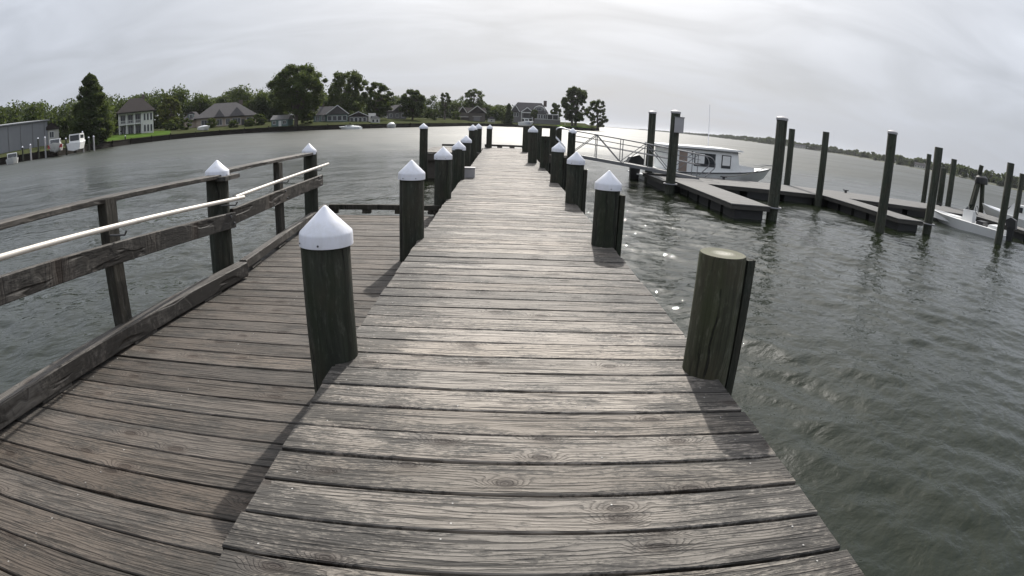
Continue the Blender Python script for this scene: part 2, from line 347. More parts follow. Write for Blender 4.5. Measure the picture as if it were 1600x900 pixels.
M['leaf_far'] = leaf_mat('leaf_far_bank', (0.020, 0.032, 0.016), (0.034, 0.050, 0.022), (0.052, 0.068, 0.03))
M['bark'] = simple('bark', (0.075, 0.062, 0.05), 0.9, 0.3, 4.0, 0.6, 0.03, stretch=(2, 2, 0.4))
M['rough_grass'] = simple('rough_grass', (0.045, 0.052, 0.024), 1.0, 0.35, 0.2, dirt=0.5, dirtcol=(0.05, 0.042, 0.03), spec=0.0)
M['lawn'] = simple('lawn', (0.055, 0.092, 0.020), 1.0, 0.3, 0.25, 0.0, 0.05, dirt=0.5, dirtcol=(0.03, 0.04, 0.014), spec=0.0)
M['bank'] = simple('bank_earth', (0.05, 0.055, 0.03), 0.95, 0.3, 0.05)
M['bulkhead'] = simple('bulkhead_timber', (0.022, 0.019, 0.016), 0.95, 0.35, 1.2, 0.0, 0.03, stretch=(1, 1, 3), spec=0.1)
M['wall_white'] = siding('white_siding', (0.62, 0.61, 0.58)); M['wall_tan'] = simple('tan_stucco', (0.33, 0.27, 0.225), 0.85, 0.1, 0.7)
M['wall_green'] = siding('green_siding', (0.11, 0.165, 0.16)); M['wall_brown'] = siding('brown_shingle', (0.085, 0.072, 0.062))
M['wall_grey'] = siding('grey_shingle_wall', (0.15, 0.145, 0.145)); M['wall_cream'] = siding('cream_siding', (0.42, 0.41, 0.37))
M['trim'] = simple('white_trim', (0.60, 0.60, 0.58), 0.6, 0.05)
M['shutter'] = simple('dark_door', (0.03, 0.03, 0.03), 0.5, 0.1)
M['roof_dark'] = shingles('dark_roof_shingles', (0.030, 0.025, 0.024)); M['roof_grey'] = shingles('grey_roof_shingles', (0.075, 0.071, 0.072))
M['roof_light'] = shingles('pale_roof_shingles', (0.24, 0.235, 0.23))
M['shed_metal'] = simple('shed_metal_cladding', (0.20, 0.205, 0.215), 0.6, 0.08, 0.5, stretch=(1, 1, 0.2), metallic=0.2)
M['brick'] = simple('chimney_brick', (0.10, 0.078, 0.07), 0.9, 0.2)

# ------------------------------------------------------------------ mesh helpers
class MB:
    def __init__(s): s.v = []; s.f = []; s.mi = []
    def add(s, vs_, fs_, mi=0):
        o = len(s.v); s.v += [tuple(p) for p in vs_]; s.f += [tuple(i+o for i in f) for f in fs_]; s.mi += [mi]*len(fs_)
        return s
    def box(s, x0, x1, y0, y1, z0, z1, mi=0):
        return s.add([(x0,y0,z0),(x1,y0,z0),(x1,y1,z0),(x0,y1,z0),(x0,y0,z1),(x1,y0,z1),(x1,y1,z1),(x0,y1,z1)],
                     [(0,3,2,1),(4,5,6,7),(0,1,5,4),(1,2,6,5),(2,3,7,6),(3,0,4,7)], mi)
    def beam(s, a, b, w, h, mi=0, upv=(0, 0, 1), bev=0.0):
        """rectangular bar from a to b, w across, h along up; a and b on the centre line"""
        a, b = Vector(a), Vector(b); d = (b-a).normalized(); u = Vector(upv); sd_ = d.cross(u).normalized(); u = sd_.cross(d).normalized()
        if bev > 0:
            c = min(bev, w*0.3, h*0.3); W2, H2 = w/2, h/2
            prof = [(-W2, -H2+c), (-W2+c, -H2), (W2-c, -H2), (W2, -H2+c), (W2, H2-c), (W2-c, H2), (-W2+c, H2), (-W2, H2-c)]
        else: prof = [(-w/2, -h/2), (w/2, -h/2), (w/2, h/2), (-w/2, h/2)]
        n = len(prof)
        P = [a + sd_*x + u*y for x, y in prof] + [b + sd_*x + u*y for x, y in prof]
        F = [(i, (i+1) % n, n+(i+1) % n, n+i) for i in range(n)] + [tuple(range(n-1, -1, -1)), tuple(range(n, 2*n))]
        return s.add(P, F, mi)
    def rings(s, rr, mi=0, cap0=True, cap1=True):
        """loft: list of rings (each a list of points, same count)"""
        n = len(rr[0]); V = [p for r_ in rr for p in r_]
        F = [(k*n+i, k*n+(i+1) % n, (k+1)*n+(i+1) % n, (k+1)*n+i) for k in range(len(rr)-1) for i in range(n)]
        if cap0: F.append(tuple(range(n-1, -1, -1)))
        if cap1: F.append(tuple(range((len(rr)-1)*n, len(rr)*n)))
        return s.add(V, F, mi)
    def cyl(s, a, b, r0, r1=None, n=12, mi=0, cap0=True, cap1=True):
        return s.tube([a, b], [r0, r0 if r1 is None else r1], n, mi, cap0, cap1)
    def tube(s, pts, rad, n=8, mi=0, cap0=True, cap1=True):
        pts = [Vector(p) for p in pts]
        if not isinstance(rad, (list, tuple)): rad = [rad]*len(pts)
        rr = []; ref = None
        for i, p in enumerate(pts):
            d = (pts[min(i+1, len(pts)-1)] - pts[max(i-1, 0)]).normalized()
            if ref is None: ref = Vector((1, 0, 0)) if abs(d.x) < 0.9 else Vector((0, 1, 0))
            e1 = (ref - d*ref.dot(d)).normalized(); ref = e1; e2 = d.cross(e1)
            rr.append([p + (e1*math.cos(2*math.pi*k/n) + e2*math.sin(2*math.pi*k/n))*rad[i] for k in range(n)])
        return s.rings(rr, mi, cap0, cap1)
    def build(s, name, mats, parent=None, loc=(0, 0, 0), rotz=0.0, smooth=False):
        me = bpy.data.meshes.new(name); me.from_pydata(s.v, [], s.f)
        mats = mats if isinstance(mats, (list, tuple)) else [mats]
        for k in mats: me.materials.append(M[k])
        if len(mats) > 1: me.polygons.foreach_set('material_index', s.mi)
        if smooth: me.polygons.foreach_set('use_smooth', [True]*len(me.polygons)); me.set_sharp_from_angle(angle=R(40))
        me.update()
        return link(name, me, parent, loc, rotz)
def link(name, me, parent=None, loc=(0, 0, 0), rotz=0.0):
    o = bpy.data.objects.new(name, me); COL.objects.link(o); o.location = loc; o.rotation_euler = (0, 0, rotz)
    if parent is not None: o.parent = parent
    return o
def tag(o, label=None, cat=None, group=None, kind=None):
    for k, v in (('label', label), ('category', cat), ('group', group), ('kind', kind)):
        if v: o[k] = v
    return o
def thing(name, label, cat, loc=(0, 0, 0), rotz=0.0, group=None):
    o = bpy.data.objects.new(name, None); COL.objects.link(o); o.location = loc; o.rotation_euler = (0, 0, rotz); o.empty_display_size = 0.2
    return tag(o, label, cat, group)
def quads_obj(name, V, mat, parent=None, loc=(0, 0, 0), rotz=0.0):
    """V: (N,4,3) array of separate quads"""
    n = len(V); me = bpy.data.meshes.new(name)
    me.vertices.add(n*4); me.vertices.foreach_set('co', V.astype(np.float32).ravel())
    me.loops.add(n*4); me.loops.foreach_set('vertex_index', np.arange(n*4, dtype=np.int32))
    me.polygons.add(n); me.polygons.foreach_set('loop_start', np.arange(0, n*4, 4, dtype=np.int32))
    me.materials.append(M[mat]); me.update(calc_edges=True)
    return link(name, me, parent, loc, rotz)

# ------------------------------------------------------------------ water
def axis(lo, hi, a, b, h, g):
    """coordinates with step h between a and b, steps growing by g outside"""
    c = list(np.arange(a, b+h/2, h)); st = h
    while c[-1] < hi: st *= g; c.append(c[-1]+st)
    st = h; l = []; x = a
    while x > lo: st *= g; x -= st; l.append(x)
    return np.array(l[::-1]+c)
wx = axis(-5000, 6000, -7, 12, 0.06, 1.027); wy = axis(-300, 8000, -1, 12, 0.06, 1.024)
X, Y = np.meshgrid(wx, wy)
SPC = np.maximum(np.gradient(wx)[None, :], np.gradient(wy)[:, None])
Z = np.zeros_like(X)
for k in range(60):
    lam = 0.20*(1.5/0.20)**(rng.random()**1.15) if k < 46 else 1.6+3.0*rng.random(); kk = 2*math.pi/lam
    th = R(-118) + rng.normal(0, 0.62)
    ph = rng.random()*6.283; slope = 0.027 if lam < 0.7 else 0.014
    fade = np.clip((lam/2.6 - SPC)/(lam/5), 0, 1)
    arg = kk*(X*math.cos(th)+Y*math.sin(th)) + ph + 0.5*np.sin(0.31*X+0.23*Y+k)
    Z += fade*slope/kk*(np.sin(arg) + 0.30*np.sin(2*arg+1.2))
ny_, nx_ = X.shape
me = bpy.data.meshes.new('water')
V = np.stack([X, Y, Z], -1).reshape(-1, 3).astype(np.float32)
I = np.arange(nx_*ny_).reshape(ny_, nx_)
Q = np.stack([I[:-1, :-1], I[:-1, 1:], I[1:, 1:], I[1:, :-1]], -1).reshape(-1, 4).astype(np.int32)
me.vertices.add(len(V)); me.vertices.foreach_set('co', V.ravel())
me.loops.add(Q.size); me.loops.foreach_set('vertex_index', Q.ravel())
me.polygons.add(len(Q)); me.polygons.foreach_set('loop_start', np.arange(0, Q.size, 4, dtype=np.int32))
me.polygons.foreach_set('use_smooth', np.ones(len(Q), dtype=bool))
me.materials.append(M['water']); me.update(calc_edges=True)
water = link('water', me, None, (0, 0, WATER_Z)); tag(water, 'rippled grey-green river water around the pier', None, None, 'structure')

# ------------------------------------------------------------------ far land
def pol(az, D): a = R(az); return (D*math.sin(a), D*math.cos(a))
SHORE = [pol(-75, 150), pol(-62, 124), pol(-54, 113), pol(-49.5, 109), pol(-45.5, 109), pol(-42, 122), pol(-38, 136), pol(-34, 146), pol(-29, 152), pol(-24, 155),
         pol(-18, 149), pol(-13.5, 158), pol(-9.5, 173), pol(-6, 203), pol(-3.5, 240), pol(-0.5, 253), pol(3.5, 254), pol(7.5, 254), pol(9.2, 262), pol(9.9, 285)]
OFF = [(0, 0.10), (2.5, 0.30), (10, 0.75), (24, 1.45), (60, 2.1), (220, 3.2)]
def densify(P, n):
    out_ = []
    for a, b in zip(P[:-1], P[1:]):
        for k in range(n): t = k/n; out_.append((a[0]+(b[0]-a[0])*t, a[1]+(b[1]-a[1])*t))
    return out_ + [P[-1]]
sh = densify(SHORE, 4); mb = MB(); rows = []
for (x, y) in sh:
    L = math.hypot(x, y); ux, uy = x/L, y/L
    if math.degrees(math.atan2(x, y)) > 8.5: offs = [(o*0.25, z*0.55) for o, z in OFF]
    else: offs = OFF
    rows.append([(x+ux*o, y+uy*o, z) for o, z in offs])
n = len(OFF); F = []
for i in range(len(rows)-1):
    for j in range(n-1): F.append((i*n+j, (i+1)*n+j, (i+1)*n+j+1, i*n+j+1))
mb.add([p for r_ in rows for p in r_], F); land = mb.build('shore_ground', 'rough_grass', smooth=True)
tag(land, 'grassy residential shore across the creek', None, None, 'structure')
for a0, a1, o0, o1 in ((-40.2, -34.6, 1, 3), (6.2, 8.4, 0, 2)):
    idx = [i for i, (x, y) in enumerate(sh) if a0-1 <= math.degrees(math.atan2(x, y)) <= a1+1]; mbl = MB(); V_ = []
    for i in idx: V_ += [(p[0], p[1], p[2]+0.03) for p in rows[i][o0:o1+1]]
    k = o1-o0+1; mbl.add(V_, [(i*k+j, (i+1)*k+j, (i+1)*k+j+1, i*k+j+1) for i in range(len(idx)-1) for j in range(k-1)])
    tag(mbl.build('lawn', 'lawn', smooth=True), 'mown green lawn on the far bank', None, None, 'structure')
def ground_z(x, y):
    az = math.atan2(x, y); L = math.hypot(x, y); best = min(sh, key=lambda p: abs(math.atan2(p[0], p[1])-az)); o = L-math.hypot(*best)
    k = 0.25 if math.degrees(az) > 8.5 else 1.0; zz = 0.55 if k < 1 else 1.0
    xs = [q[0]*k for q in OFF]; zs = [q[1]*zz for q in OFF]
    return float(np.interp(o, xs, zs))
mb = MB()
rr = []
for (x, y) in sh:
    L = math.hypot(x, y); ux, uy = x/L, y/L
    rr.append([(x-ux*0.15, y-uy*0.15, WATER_Z-0.6), (x-ux*0.15, y-uy*0.15, 0.16), (x-ux*0.30, y-uy*0.30, 0.16), (x-ux*0.30, y-uy*0.30, 0.24), (x+ux*0.25, y+uy*0.25, 0.24), (x+ux*0.25, y+uy*0.25, WATER_Z-0.6)])
mb.rings(rr); sw = thing('seawall', 'long dark timber seawall along the far bank of the creek', 'seawall')
mb.build('wall', 'bulkhead', sw)
for i in range(2, len(sh)-3, 2):
    x, y = sh[i]; L = math.hypot(x, y); x, y = x*(1-0.45/L), y*(1-0.45/L)
    MB().cyl((0, 0, WATER_Z-0.8), (0, 0, 0.42+0.2*random.random()), 0.14, 0.13, 7).build('pile', 'bulkhead', sw, (x, y, 0))

# leaf clouds -------------------------------------------------------
def leaf_quads(cent, size):
    n = len(cent); a = rng.normal(size=(n, 3)); a /= np.linalg.norm(a, axis=1, keepdims=True)
    b = rng.normal(size=(n, 3)); b -= a*(a*b).sum(1, keepdims=True); b /= np.linalg.norm(b, axis=1, keepdims=True)
    sz = size*(0.6+0.8*rng.random((n, 1))); a = a*sz; b = b*sz*0.62
    return np.stack([cent-a*0.5-b*0.1, cent-b*0.5, cent+a*0.5+b*0.1, cent+b*0.5], 1)
def clump_points(cents, radii, per, shell=0.5):
    out_ = []
    for c, r_ in zip(cents, radii):
        k = int(per*(0.7+0.6*rng.random())); d = rng.normal(size=(k, 3)); d /= np.linalg.norm(d, axis=1, keepdims=True)
        rad = r_*(shell+(1-shell)*rng.random((k, 1))**0.6)*(0.8+0.35*rng.random((k, 1)))
        out_.append(np.asarray(c)+d*rad*np.array([1, 1, 0.72]))
    return np.concatenate(out_)
def tree(name, label, az, D, h, rx, cb, shape='round', mat='leaf', nc=70, per=95, leaf=0.42, group='shore trees', trunk_r=None, lean=0.0, cat='tree', gap=0.0, trunks=1):
    x, y = pol(az, D); z0 = ground_z(x, y)-0.15
    t = thing(name, label, cat, (x, y, z0), random.random()*6, group)
    tr = trunk_r or h*0.028; mbt = MB(); cents = []; radii = []
    top = h*0.8 if shape != 'cone' else h*0.95
    sk = []
    for q in range(trunks):
        ox = (q-(trunks-1)/2)*rx*0.5
        pts = [(ox*0.6, 0, 0), (ox*0.8+lean*0.15, 0.1, h*0.2), (ox+lean*0.4, -0.15, h*0.45), (ox+lean*0.7, 0.1, h*0.65), (ox+lean, 0, top)]
        mbt.tube(pts, [tr*1.25, tr, tr*0.75, tr*0.5, tr*0.12], 8); sk.append(pts)
    ch = h-cb; nc = int(nc*1.5)
    for i in range(nc):
        u = rng.random(); ang = rng.random()*6.283
        if shape == 'cone':
            zz = cb + ch*(u**1.2); w_ = (zz-cb)/ch; prof = (1-w_)**0.58*min(1, 0.72+w_*1.6)*rx*(0.85+0.22*rng.random()); rr_ = prof*(0.35+0.65*rng.random()**0.5)
            cr_ = max(0.35, 0.26*prof+0.35)
        else:
            # lumpy ellipsoid
            zz = cb + ch*(0.06+0.9*u); e = (zz-cb)/ch*2-1
            prof = rx*math.sqrt(max(0.03, 1-e*e*(0.95 if e > 0 else 0.75)))*(0.86+0.12*math.sin(ang*3+zz*0.5)+0.08*math.sin(ang*5+zz))
            rr_ = prof*(0.30+0.70*rng.random()**0.45); cr_ = rx*(0.09+0.19*rng.random()**1.4)
        if gap and rng.random() < gap: continue
        f = (zz/top) if top else 0
        cx_, cy_ = lean*min(1, f)+rr_*math.cos(ang), rr_*math.sin(ang)
        cents.append((cx_, cy_, zz)); radii.append(cr_)
        if i % 3 == 0 and shape != 'cone':
            p0 = sk[i % trunks]; k = 1+int(rng.random()*2.5); a = Vector(p0[k]); b = Vector((cx_, cy_, zz)); mid = a.lerp(b, 0.5)+Vector((0, 0, 0.06*h*(rng.random()-0.2)))
            mbt.tube([a, mid, b], [tr*0.38, tr*0.24, tr*0.06], 5)
    mbt.build('trunk', 'bark', t, smooth=True)
    P = clump_points(cents, radii, per*1.35, 0.2)
    C_ = clump_points(cents, [q*0.75 for q in radii], per*0.35, 0.0)
    quads_obj('crown', np.concatenate([leaf_quads(P, leaf), leaf_quads(C_, leaf*2.0)]), mat, t)
    return t
def wood_mass(name, label, spots, mat, per, leaf):
    cs, rs = [], []
    for (x, y, z0, h, r_) in spots:
        nlobe = 12
        for k in range(nlobe):
            a = rng.random()*6.283; u = rng.random(); zz = h*(0.02+0.83*u); pr = r_*math.sqrt(max(0.05, 1-(2*u-0.75)**2*0.6))
            cs.append((x+pr*0.62*math.cos(a), y+pr*0.62*math.sin(a), z0+zz)); rs.append(r_*(0.42+0.2*rng.random()))
    o = quads_obj(name, leaf_quads(clump_points(cs, rs, per, 0.2), leaf), mat)
    return tag(o, label, None, None, 'stuff')

# ------------------------------------------------------------------ pier
DX0, DX1 = -0.85, 1.197
def plank_mesh(L, w, t, seed, nails=(), mats=('plank', 'nail'), segs=6, jit=0.0016):
    r_ = random.Random(seed); mb = MB(); rr = []; bv = 0.0045
    for k in range(segs+1):
        x = -L/2+L*k/segs; j1 = r_.uniform(-jit, jit); j2 = r_.uniform(-jit, jit); jz = r_.uniform(-jit, jit); cup = r_.uniform(0, 0.0018)
        if k == 0: x += r_.uniform(-0.004, 0.004)
        rr.append([(x, -w/2+j1, -t), (x, -w/2+j1, -bv+jz), (x, -w/2+bv+j1, jz), (x, 0, jz-cup), (x, w/2-bv+j2, jz), (x, w/2+j2, -bv+jz), (x, w/2+j2, -t)])
    mb.rings([list(reversed(q)) for q in rr])
    for nx in nails:
        for sy in (-0.28, 0.28):
            if r_.random() < 0.58: continue
            cx, cy, ra = nx+r_.uniform(-0.02, 0.02), sy*w+r_.uniform(-0.012, 0.012), 0.0038
            ring = [(cx+ra*math.cos(a*math.pi/3), cy+ra*math.sin(a*math.pi/3)) for a in range(6)]
            mb.add([(px, py, 0.0010) for px, py in ring]+[(px, py, -0.004) for px, py in ring], [tuple(range(6))]+[(i, i+6, (i+1) % 6+6, (i+1) % 6) for i in range(6)], 1)
    me = bpy.data.meshes.new('plank'); me.from_pydata(mb.v, [], mb.f)
    for k in mats: me.materials.append(M[k])
    me.polygons.foreach_set('material_index', mb.mi); me.update()
    return me
def lay_planks(parent, x0, x1, y0, y1, z, pitch, t, mats, nails, seed, nvar=8, phase=0.0, edge=None):
    L = x1-x0; xc = (x0+x1)/2; r_ = random.Random(seed); ms = []
    for k in range(nvar): ms.append(plank_mesh(L, pitch-r_.choice([0.007, 0.008, 0.010, 0.012, 0.016]), t, seed+k, [q-xc for q in nails], mats))
    y = y0+phase
    while y+pitch <= y1+1e-6:
        o = link('plank', r_.choice(ms), parent, (xc+r_.uniform(-0.007, 0.007), y+pitch/2, z+r_.uniform(-0.0022, 0.0022)), r_.uniform(-0.0016, 0.0016))
        o.rotation_euler.x = r_.uniform(-0.004, 0.004)
        if edge:
            xe = edge(y+pitch/2); o.scale.x = (x1-xe)/L; o.location.x = (x1+xe)/2
        y += pitch
PITCH = 0.1985
pier = thing('pier', 'long pier of weathered grey-brown cross planks running out over the water', 'pier')
g0 = 1.949-16*PITCH
lay_planks(pier, DX0, DX1, g0, 26.3, 0.0, PITCH, 0.038, ('plank', 'nail'), (-0.72, -0.14, 0.42, 1.06), 11, 12)
for x in (DX0+0.055, -0.14, 0.42, DX1-0.055):
    MB().beam((x, -1.3, -0.148), (x, 26.2, -0.148), 0.075, 0.21).build('stringer', 'beam', pier)
for k in range(9):
    y = 2.95+3.03*k
    MB().beam((DX0-0.12, y, -0.36), (DX1+0.12, y, -0.36), 0.14, 0.2).build('cross_beam', 'beam', pier)
e = MB().beam((DX0+0.02, 26.22, 0.11), (DX1-0.02, 26.22, 0.11), 0.09, 0.09, bev=0.008).build('toe_rail', 'rail', pier)
for x in np.linspace(DX0+0.15, DX1-0.15, 4):
    MB().box(-0.12, 0.12, -0.04, 0.04, 0.0, 0.064).build('rail_block', 'rail', pier, (float(x), 26.22, 0.001))

plat = thing('side_platform', 'lower wooden side platform beside the pier, bounded by the railing', 'platform')
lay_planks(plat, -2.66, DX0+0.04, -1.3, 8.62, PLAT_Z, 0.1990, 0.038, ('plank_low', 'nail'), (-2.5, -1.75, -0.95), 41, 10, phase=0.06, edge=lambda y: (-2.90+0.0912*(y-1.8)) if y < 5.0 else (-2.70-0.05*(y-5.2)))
for x in (-2.58, -1.75, -0.92):
    MB().beam((x, -1.3, PLAT_Z-0.148), (x, 8.58, PLAT_Z-0.148), 0.075, 0.21).build('stringer', 'beam', plat)
def curb(pts, w, h, z, nblk):
    a, b = Vector((*pts[0], z+h/2)), Vector((*pts[1], z+h/2))
    L = (b-a).length; ang = math.atan2(b.y-a.y, b.x-a.x)
    o = MB().beam((-L/2, 0, 0), (L/2, 0, 0), w, h, bev=0.01).build('curb_rail', 'rail', plat, (a+b)/2, ang)
    for k in range(nblk):
        p = a.lerp(b, (k+0.35)/nblk)
        MB().box(-0.14, 0.14, -w*0.42, w*0.42, -0.008, 0.008).build('curb_block', 'rail', plat, (p.x, p.y, PLAT_Z+(z-PLAT_Z)/2), ang)
curb([(-3.07, -0.95), (-2.545, 4.90)], 0.12, 0.145, PLAT_Z+0.018, 6)
curb([(-2.60, 5.02), (-2.86, 8.62)], 0.085, 0.10, PLAT_Z+0.05, 4)
# far edge of the platform: dark rail on blocks
MB().beam((-2.80, 8.66, PLAT_Z+0.105), (-0.96, 8.66, PLAT_Z+0.105), 0.085, 0.085, bev=0.008).build('end_rail', 'post', plat)
for x in (-2.72, -2.16, -1.62, -1.08):
    MB().box(-0.07, 0.07, -0.04, 0.04, 0, 0.06).build('rail_block', 'post', plat, (x, 8.66, PLAT_Z+0.001))
for y in (1.2, 5.0, 8.1):
    MB().beam((-2.75, y, PLAT_Z-0.36), (-0.8, y, PLAT_Z-0.36), 0.14, 0.2).build('cross_beam', 'beam', plat)

# ---- pilings
def lathe(prof, n=28, wob=0.0, seed=0):
    r_ = random.Random(seed); ph = [r_.uniform(0, 6.28) for _ in range(3)]
    return [[(rad*(1+wob*(math.sin(2*a+ph[0])+0.6*math.sin(3*a+ph[1]+z)))*math.cos(a), rad*(1+wob*(math.sin(2*a+ph[0])+0.6*math.sin(3*a+ph[1]+z)))*math.sin(a), z)
             for a in [2*math.pi*k/n for k in range(n)]] for rad, z in prof]
def piling(label, x, y, rad, top, cap=True, mat='pile', group='pier pilings', flat=None, bot=-1.9, board=None, seg=28, lean=(0, 0), point=False, name='piling', cat='piling', capscale=1.0):
    t = thing(name, label, cat, (x, y, 0), 0, group)
    t.rotation_euler = (lean[1], lean[0], random.uniform(-0.5, 0.5) if board is None else 0)
    sd_ = int(abs(x*1000)+abs(y*777))
    wood_top = top-0.170*capscale if cap else top
    prof = [(rad*1.04, bot), (rad*1.02, -0.4), (rad, 0.2), (rad*0.985, wood_top-0.012), (rad*0.95, wood_top)]
    if point: prof = prof[:-1]+[(rad*0.97, wood_top-0.09), (rad*0.04, wood_top)]
    mb = MB(); mb.rings(lathe(prof, seg, 0.012, sd_), 0, True, not flat)
    if flat:
        top_ring = lathe([(rad*0.95, wood_top)], seg, 0.012, sd_)[0]; mb.add(top_ring, [tuple(range(seg))], 1)
        mb.build('shaft', [mat, flat], t, smooth=True)
    else: mb.build('shaft', mat, t, smooth=True)
    if cap:
        cr = rad*1.055; s_ = capscale
        prof = [(cr*0.995, wood_top-0.032), (cr*1.025, wood_top-0.030), (cr*1.015, wood_top+0.028*s_), (cr*0.99, wood_top+0.040*s_), (cr*0.5, wood_top+0.106*s_), (cr*0.10, wood_top+0.163*s_), (cr*0.03, wood_top+0.170*s_)]
        c = MB().rings(lathe(prof, 32, 0.004, sd_)).build('cap', 'cap', t, smooth=True); c.rotation_euler = (random.uniform(-0.025, 0.025), random.uniform(-0.025, 0.025), random.uniform(0, 6))
        if seg >= 28:
            for k in range(4):
                a = -1.9+k*math.pi/2*0.62
                p = Vector((math.cos(a)*cr*1.016, math.sin(a)*cr*1.016, wood_top-0.012)); q = p+Vector((math.cos(a), math.sin(a), 0))*0.004
                MB().cyl(p, q, 0.0055, 0.0045, 8).build('screw', 'screw', c)
    if board is not None:
        a, zt = board     # rub board on the water side
        p = Vector((math.cos(a), math.sin(a), 0))*(rad+0.012)
        o = MB().box(-0.028, 0.028, -0.085, 0.085, -1.2, zt).build('rub_board', 'pile', t, p, a)
    return t
RB = (R(8), 0.55)
GP = 'white-capped pilings along the pier'
piling('white-capped piling beside the lower platform, largest of the capped pilings', -0.893, 2.69, 0.132, 0.823, group=GP, lean=(-0.012, 0))
piling('white-capped piling on the platform side of the pier, second along', -0.935, 5.72, 0.133, 0.835, group=GP)
piling('white-capped piling just past the end of the lower platform', -0.93, 8.78, 0.136, 0.83, group=GP)
piling('white-capped piling in front of the small grey utility box', -0.92, 11.72, 0.14, 0.82, group=GP)
piling('white-capped piling just behind the small grey utility box', -0.98, 14.85, 0.14, 0.86, group=GP)
piling('taller white-capped piling, paired with one close behind, at the side wing', -0.99, 18.6, 0.14, 1.13, group=GP)
piling('taller white-capped piling partly hidden behind its twin at the side wing', -0.95, 21.8, 0.14, 1.15, group=GP)
piling('small-looking white-capped piling standing alone at the pier end rail', -0.62, 26.0, 0.135, 1.10, group=GP)
piling('flat-topped mossy piling without a cap, showing its end grain', 1.155, 2.615, 0.130, 0.66, cap=False, flat='endgrain', mat='pile_moss', board=(R(20), 0.635), group='bare pier pilings')
piling('white-capped piling next past the flat-topped piling on the gangway side', 1.114, 5.66, 0.134, 0.80, group=GP, board=RB)
piling('white-capped piling on the gangway side, third from the flat-topped one', 1.175, 8.72, 0.136, 0.83, group=GP, board=RB)
piling('white-capped piling in front of the plank crossing to the gangway', 1.185, 11.75, 0.14, 0.86, group=GP, board=RB)
piling('dark pointed piling without a white cap beside the pier', 1.20, 15.5, 0.135, 0.90, cap=False, point=True, group='bare pier pilings')
piling('tall stout white-capped piling on the pier just before the gangway wing', 0.95, 17.2, 0.145, 1.16, group=GP)
piling('dark bare piling right behind the stout capped piling', 1.28, 20.4, 0.16, 1.16, cap=False, group='bare pier pilings')
piling('dark bare piling at the pier end behind the stout capped one', 0.98, 23.4, 0.14, 1.10, cap=False, group='bare pier pilings')
piling('dark bare piling at the head of the gangway, inner one', 2.02, 22.35, 0.13, 1.13, cap=False, group='bare pier pilings')
piling('dark bare piling at the head of the gangway, outer one', 2.36, 23.5, 0.14, 1.15, cap=False, group='bare pier pilings')
piling('white-capped piling at the head of the gangway', 2.66, 21.3, 0.15, 1.13, group=GP)
piling('tall white-capped piling at the outer corner of the side wing', -2.92, 20.5, 0.155, 1.14, group=GP)

# ---- wings of the pier
wl = thing('side_wing', 'small plank wing with a dark face on the platform side of the pier', 'platform')
lay_planks(wl, -3.15, DX0-0.03, 21.2, 25.4, 0.02, 0.2, 0.038, ('plank', 'nail'), (-3.0, -1.0), 71, 5)
for y in (21.25, 25.3): MB().beam((-3.15, y, -0.17), (DX0-0.04, y, -0.17), 0.08, 0.28).build('fascia', 'beam', wl)
for x in (-3.1, -2.4, -1.7): MB().box(-0.09, 0.09, -0.09, 0.09, -1.8, -0.31).build('leg', 'pile', wl, (x, 21.5, 0))
for x in (-3.1, -2.0): MB().box(-0.09, 0.09, -0.09, 0.09, -1.8, -0.31).build('leg', 'pile', wl, (x, 25.1, 0))
MB().beam((-2.75, 25.3, 0.12), (-0.95, 25.3, 0.12), 0.09, 0.09).build('toe_rail', 'rail', wl)
MB().box(-0.9, 0.9, -0.035, 0.035, -1.05, -0.04).build('shade_board', 'beam', wl, (-2.15, 21.36, -0.28))  # added board, stands in for the shade between the wing's legs
wr = thing('gangway_landing', 'small plank landing joining the pier to the gangway', 'platform')
lay_planks(wr, DX1+0.03, 2.75, 21.6, 24.2, 0.02, 0.2, 0.038, ('plank', 'nail'), (1.3, 2.6), 81, 5)
for y in (21.65, 24.1): MB().beam((DX1+0.04, y, -0.17), (2.75, y, -0.17), 0.08, 0.28).build('fascia', 'beam', wr)
for p in ((2.6, 21.8), (2.6, 23.9), (1.5, 21.8)): MB().box(-0.09, 0.09, -0.09, 0.09, -1.8, -0.31).build('leg', 'pile', wr, (*p, 0))
# utility box on the pier
ub = thing('utility_box', 'small grey box on the pier planks beside a capped piling', 'utility box', (-0.69, 12.1, 0.004))
MB().box(-0.11, 0.11, -0.09, 0.09, 0.0, 0.20).build('body', 'greybox', ub)
MB().box(-0.12, 0.12, -0.10, 0.10, 0.202, 0.225).build('lid', 'greybox', ub)

# ------------------------------------------------------------------ railing
rail = thing('railing', 'weathered timber railing with pale pipe handrail along the lower platform', 'railing')
def bar(name, a, b, w, h, mat, parent=rail, bev=0.006):
    a, b = Vector(a), Vector(b); L = (b-a).length; o = MB().beam((-L/2, 0, 0), (L/2, 0, 0), w, h, bev=bev).build(name, mat, parent, (a+b)/2)
    d = (b-a).normalized(); o.rotation_euler = (0, -math.asin(d.z), math.atan2(d.y, d.x)); return o
bar('top_rail', (-2.84, -1.2, 0.945), (-2.80, 5.12, 0.755), 0.15, 0.04, 'rail')
bar('top_rail', (-2.84, 5.13, 0.79), (-2.86, 8.0, 0.775), 0.14, 0.04, 'rail')
bar('mid_rail', (-2.72, -1.2, 0.74), (-2.66, 5.02, 0.315), 0.042, 0.155, 'rail')
bar('mid_rail', (-2.70, 5.05, 0.34), (-2.74, 8.12, 0.355), 0.042, 0.165, 'rail')
for (x, y, zt, w, d) in ((-2.775, 3.20, 0.82, 0.088, 0.135), (-2.80, 0.4, 0.88, 0.088, 0.135), (-2.80, 6.55, 0.755, 0.085, 0.12)):
    MB().beam((0, 0, -0.75), (0, 0, zt), w, d, upv=(0, 1, 0), bev=0.006).build('post', 'post', rail, (x, y, 0))
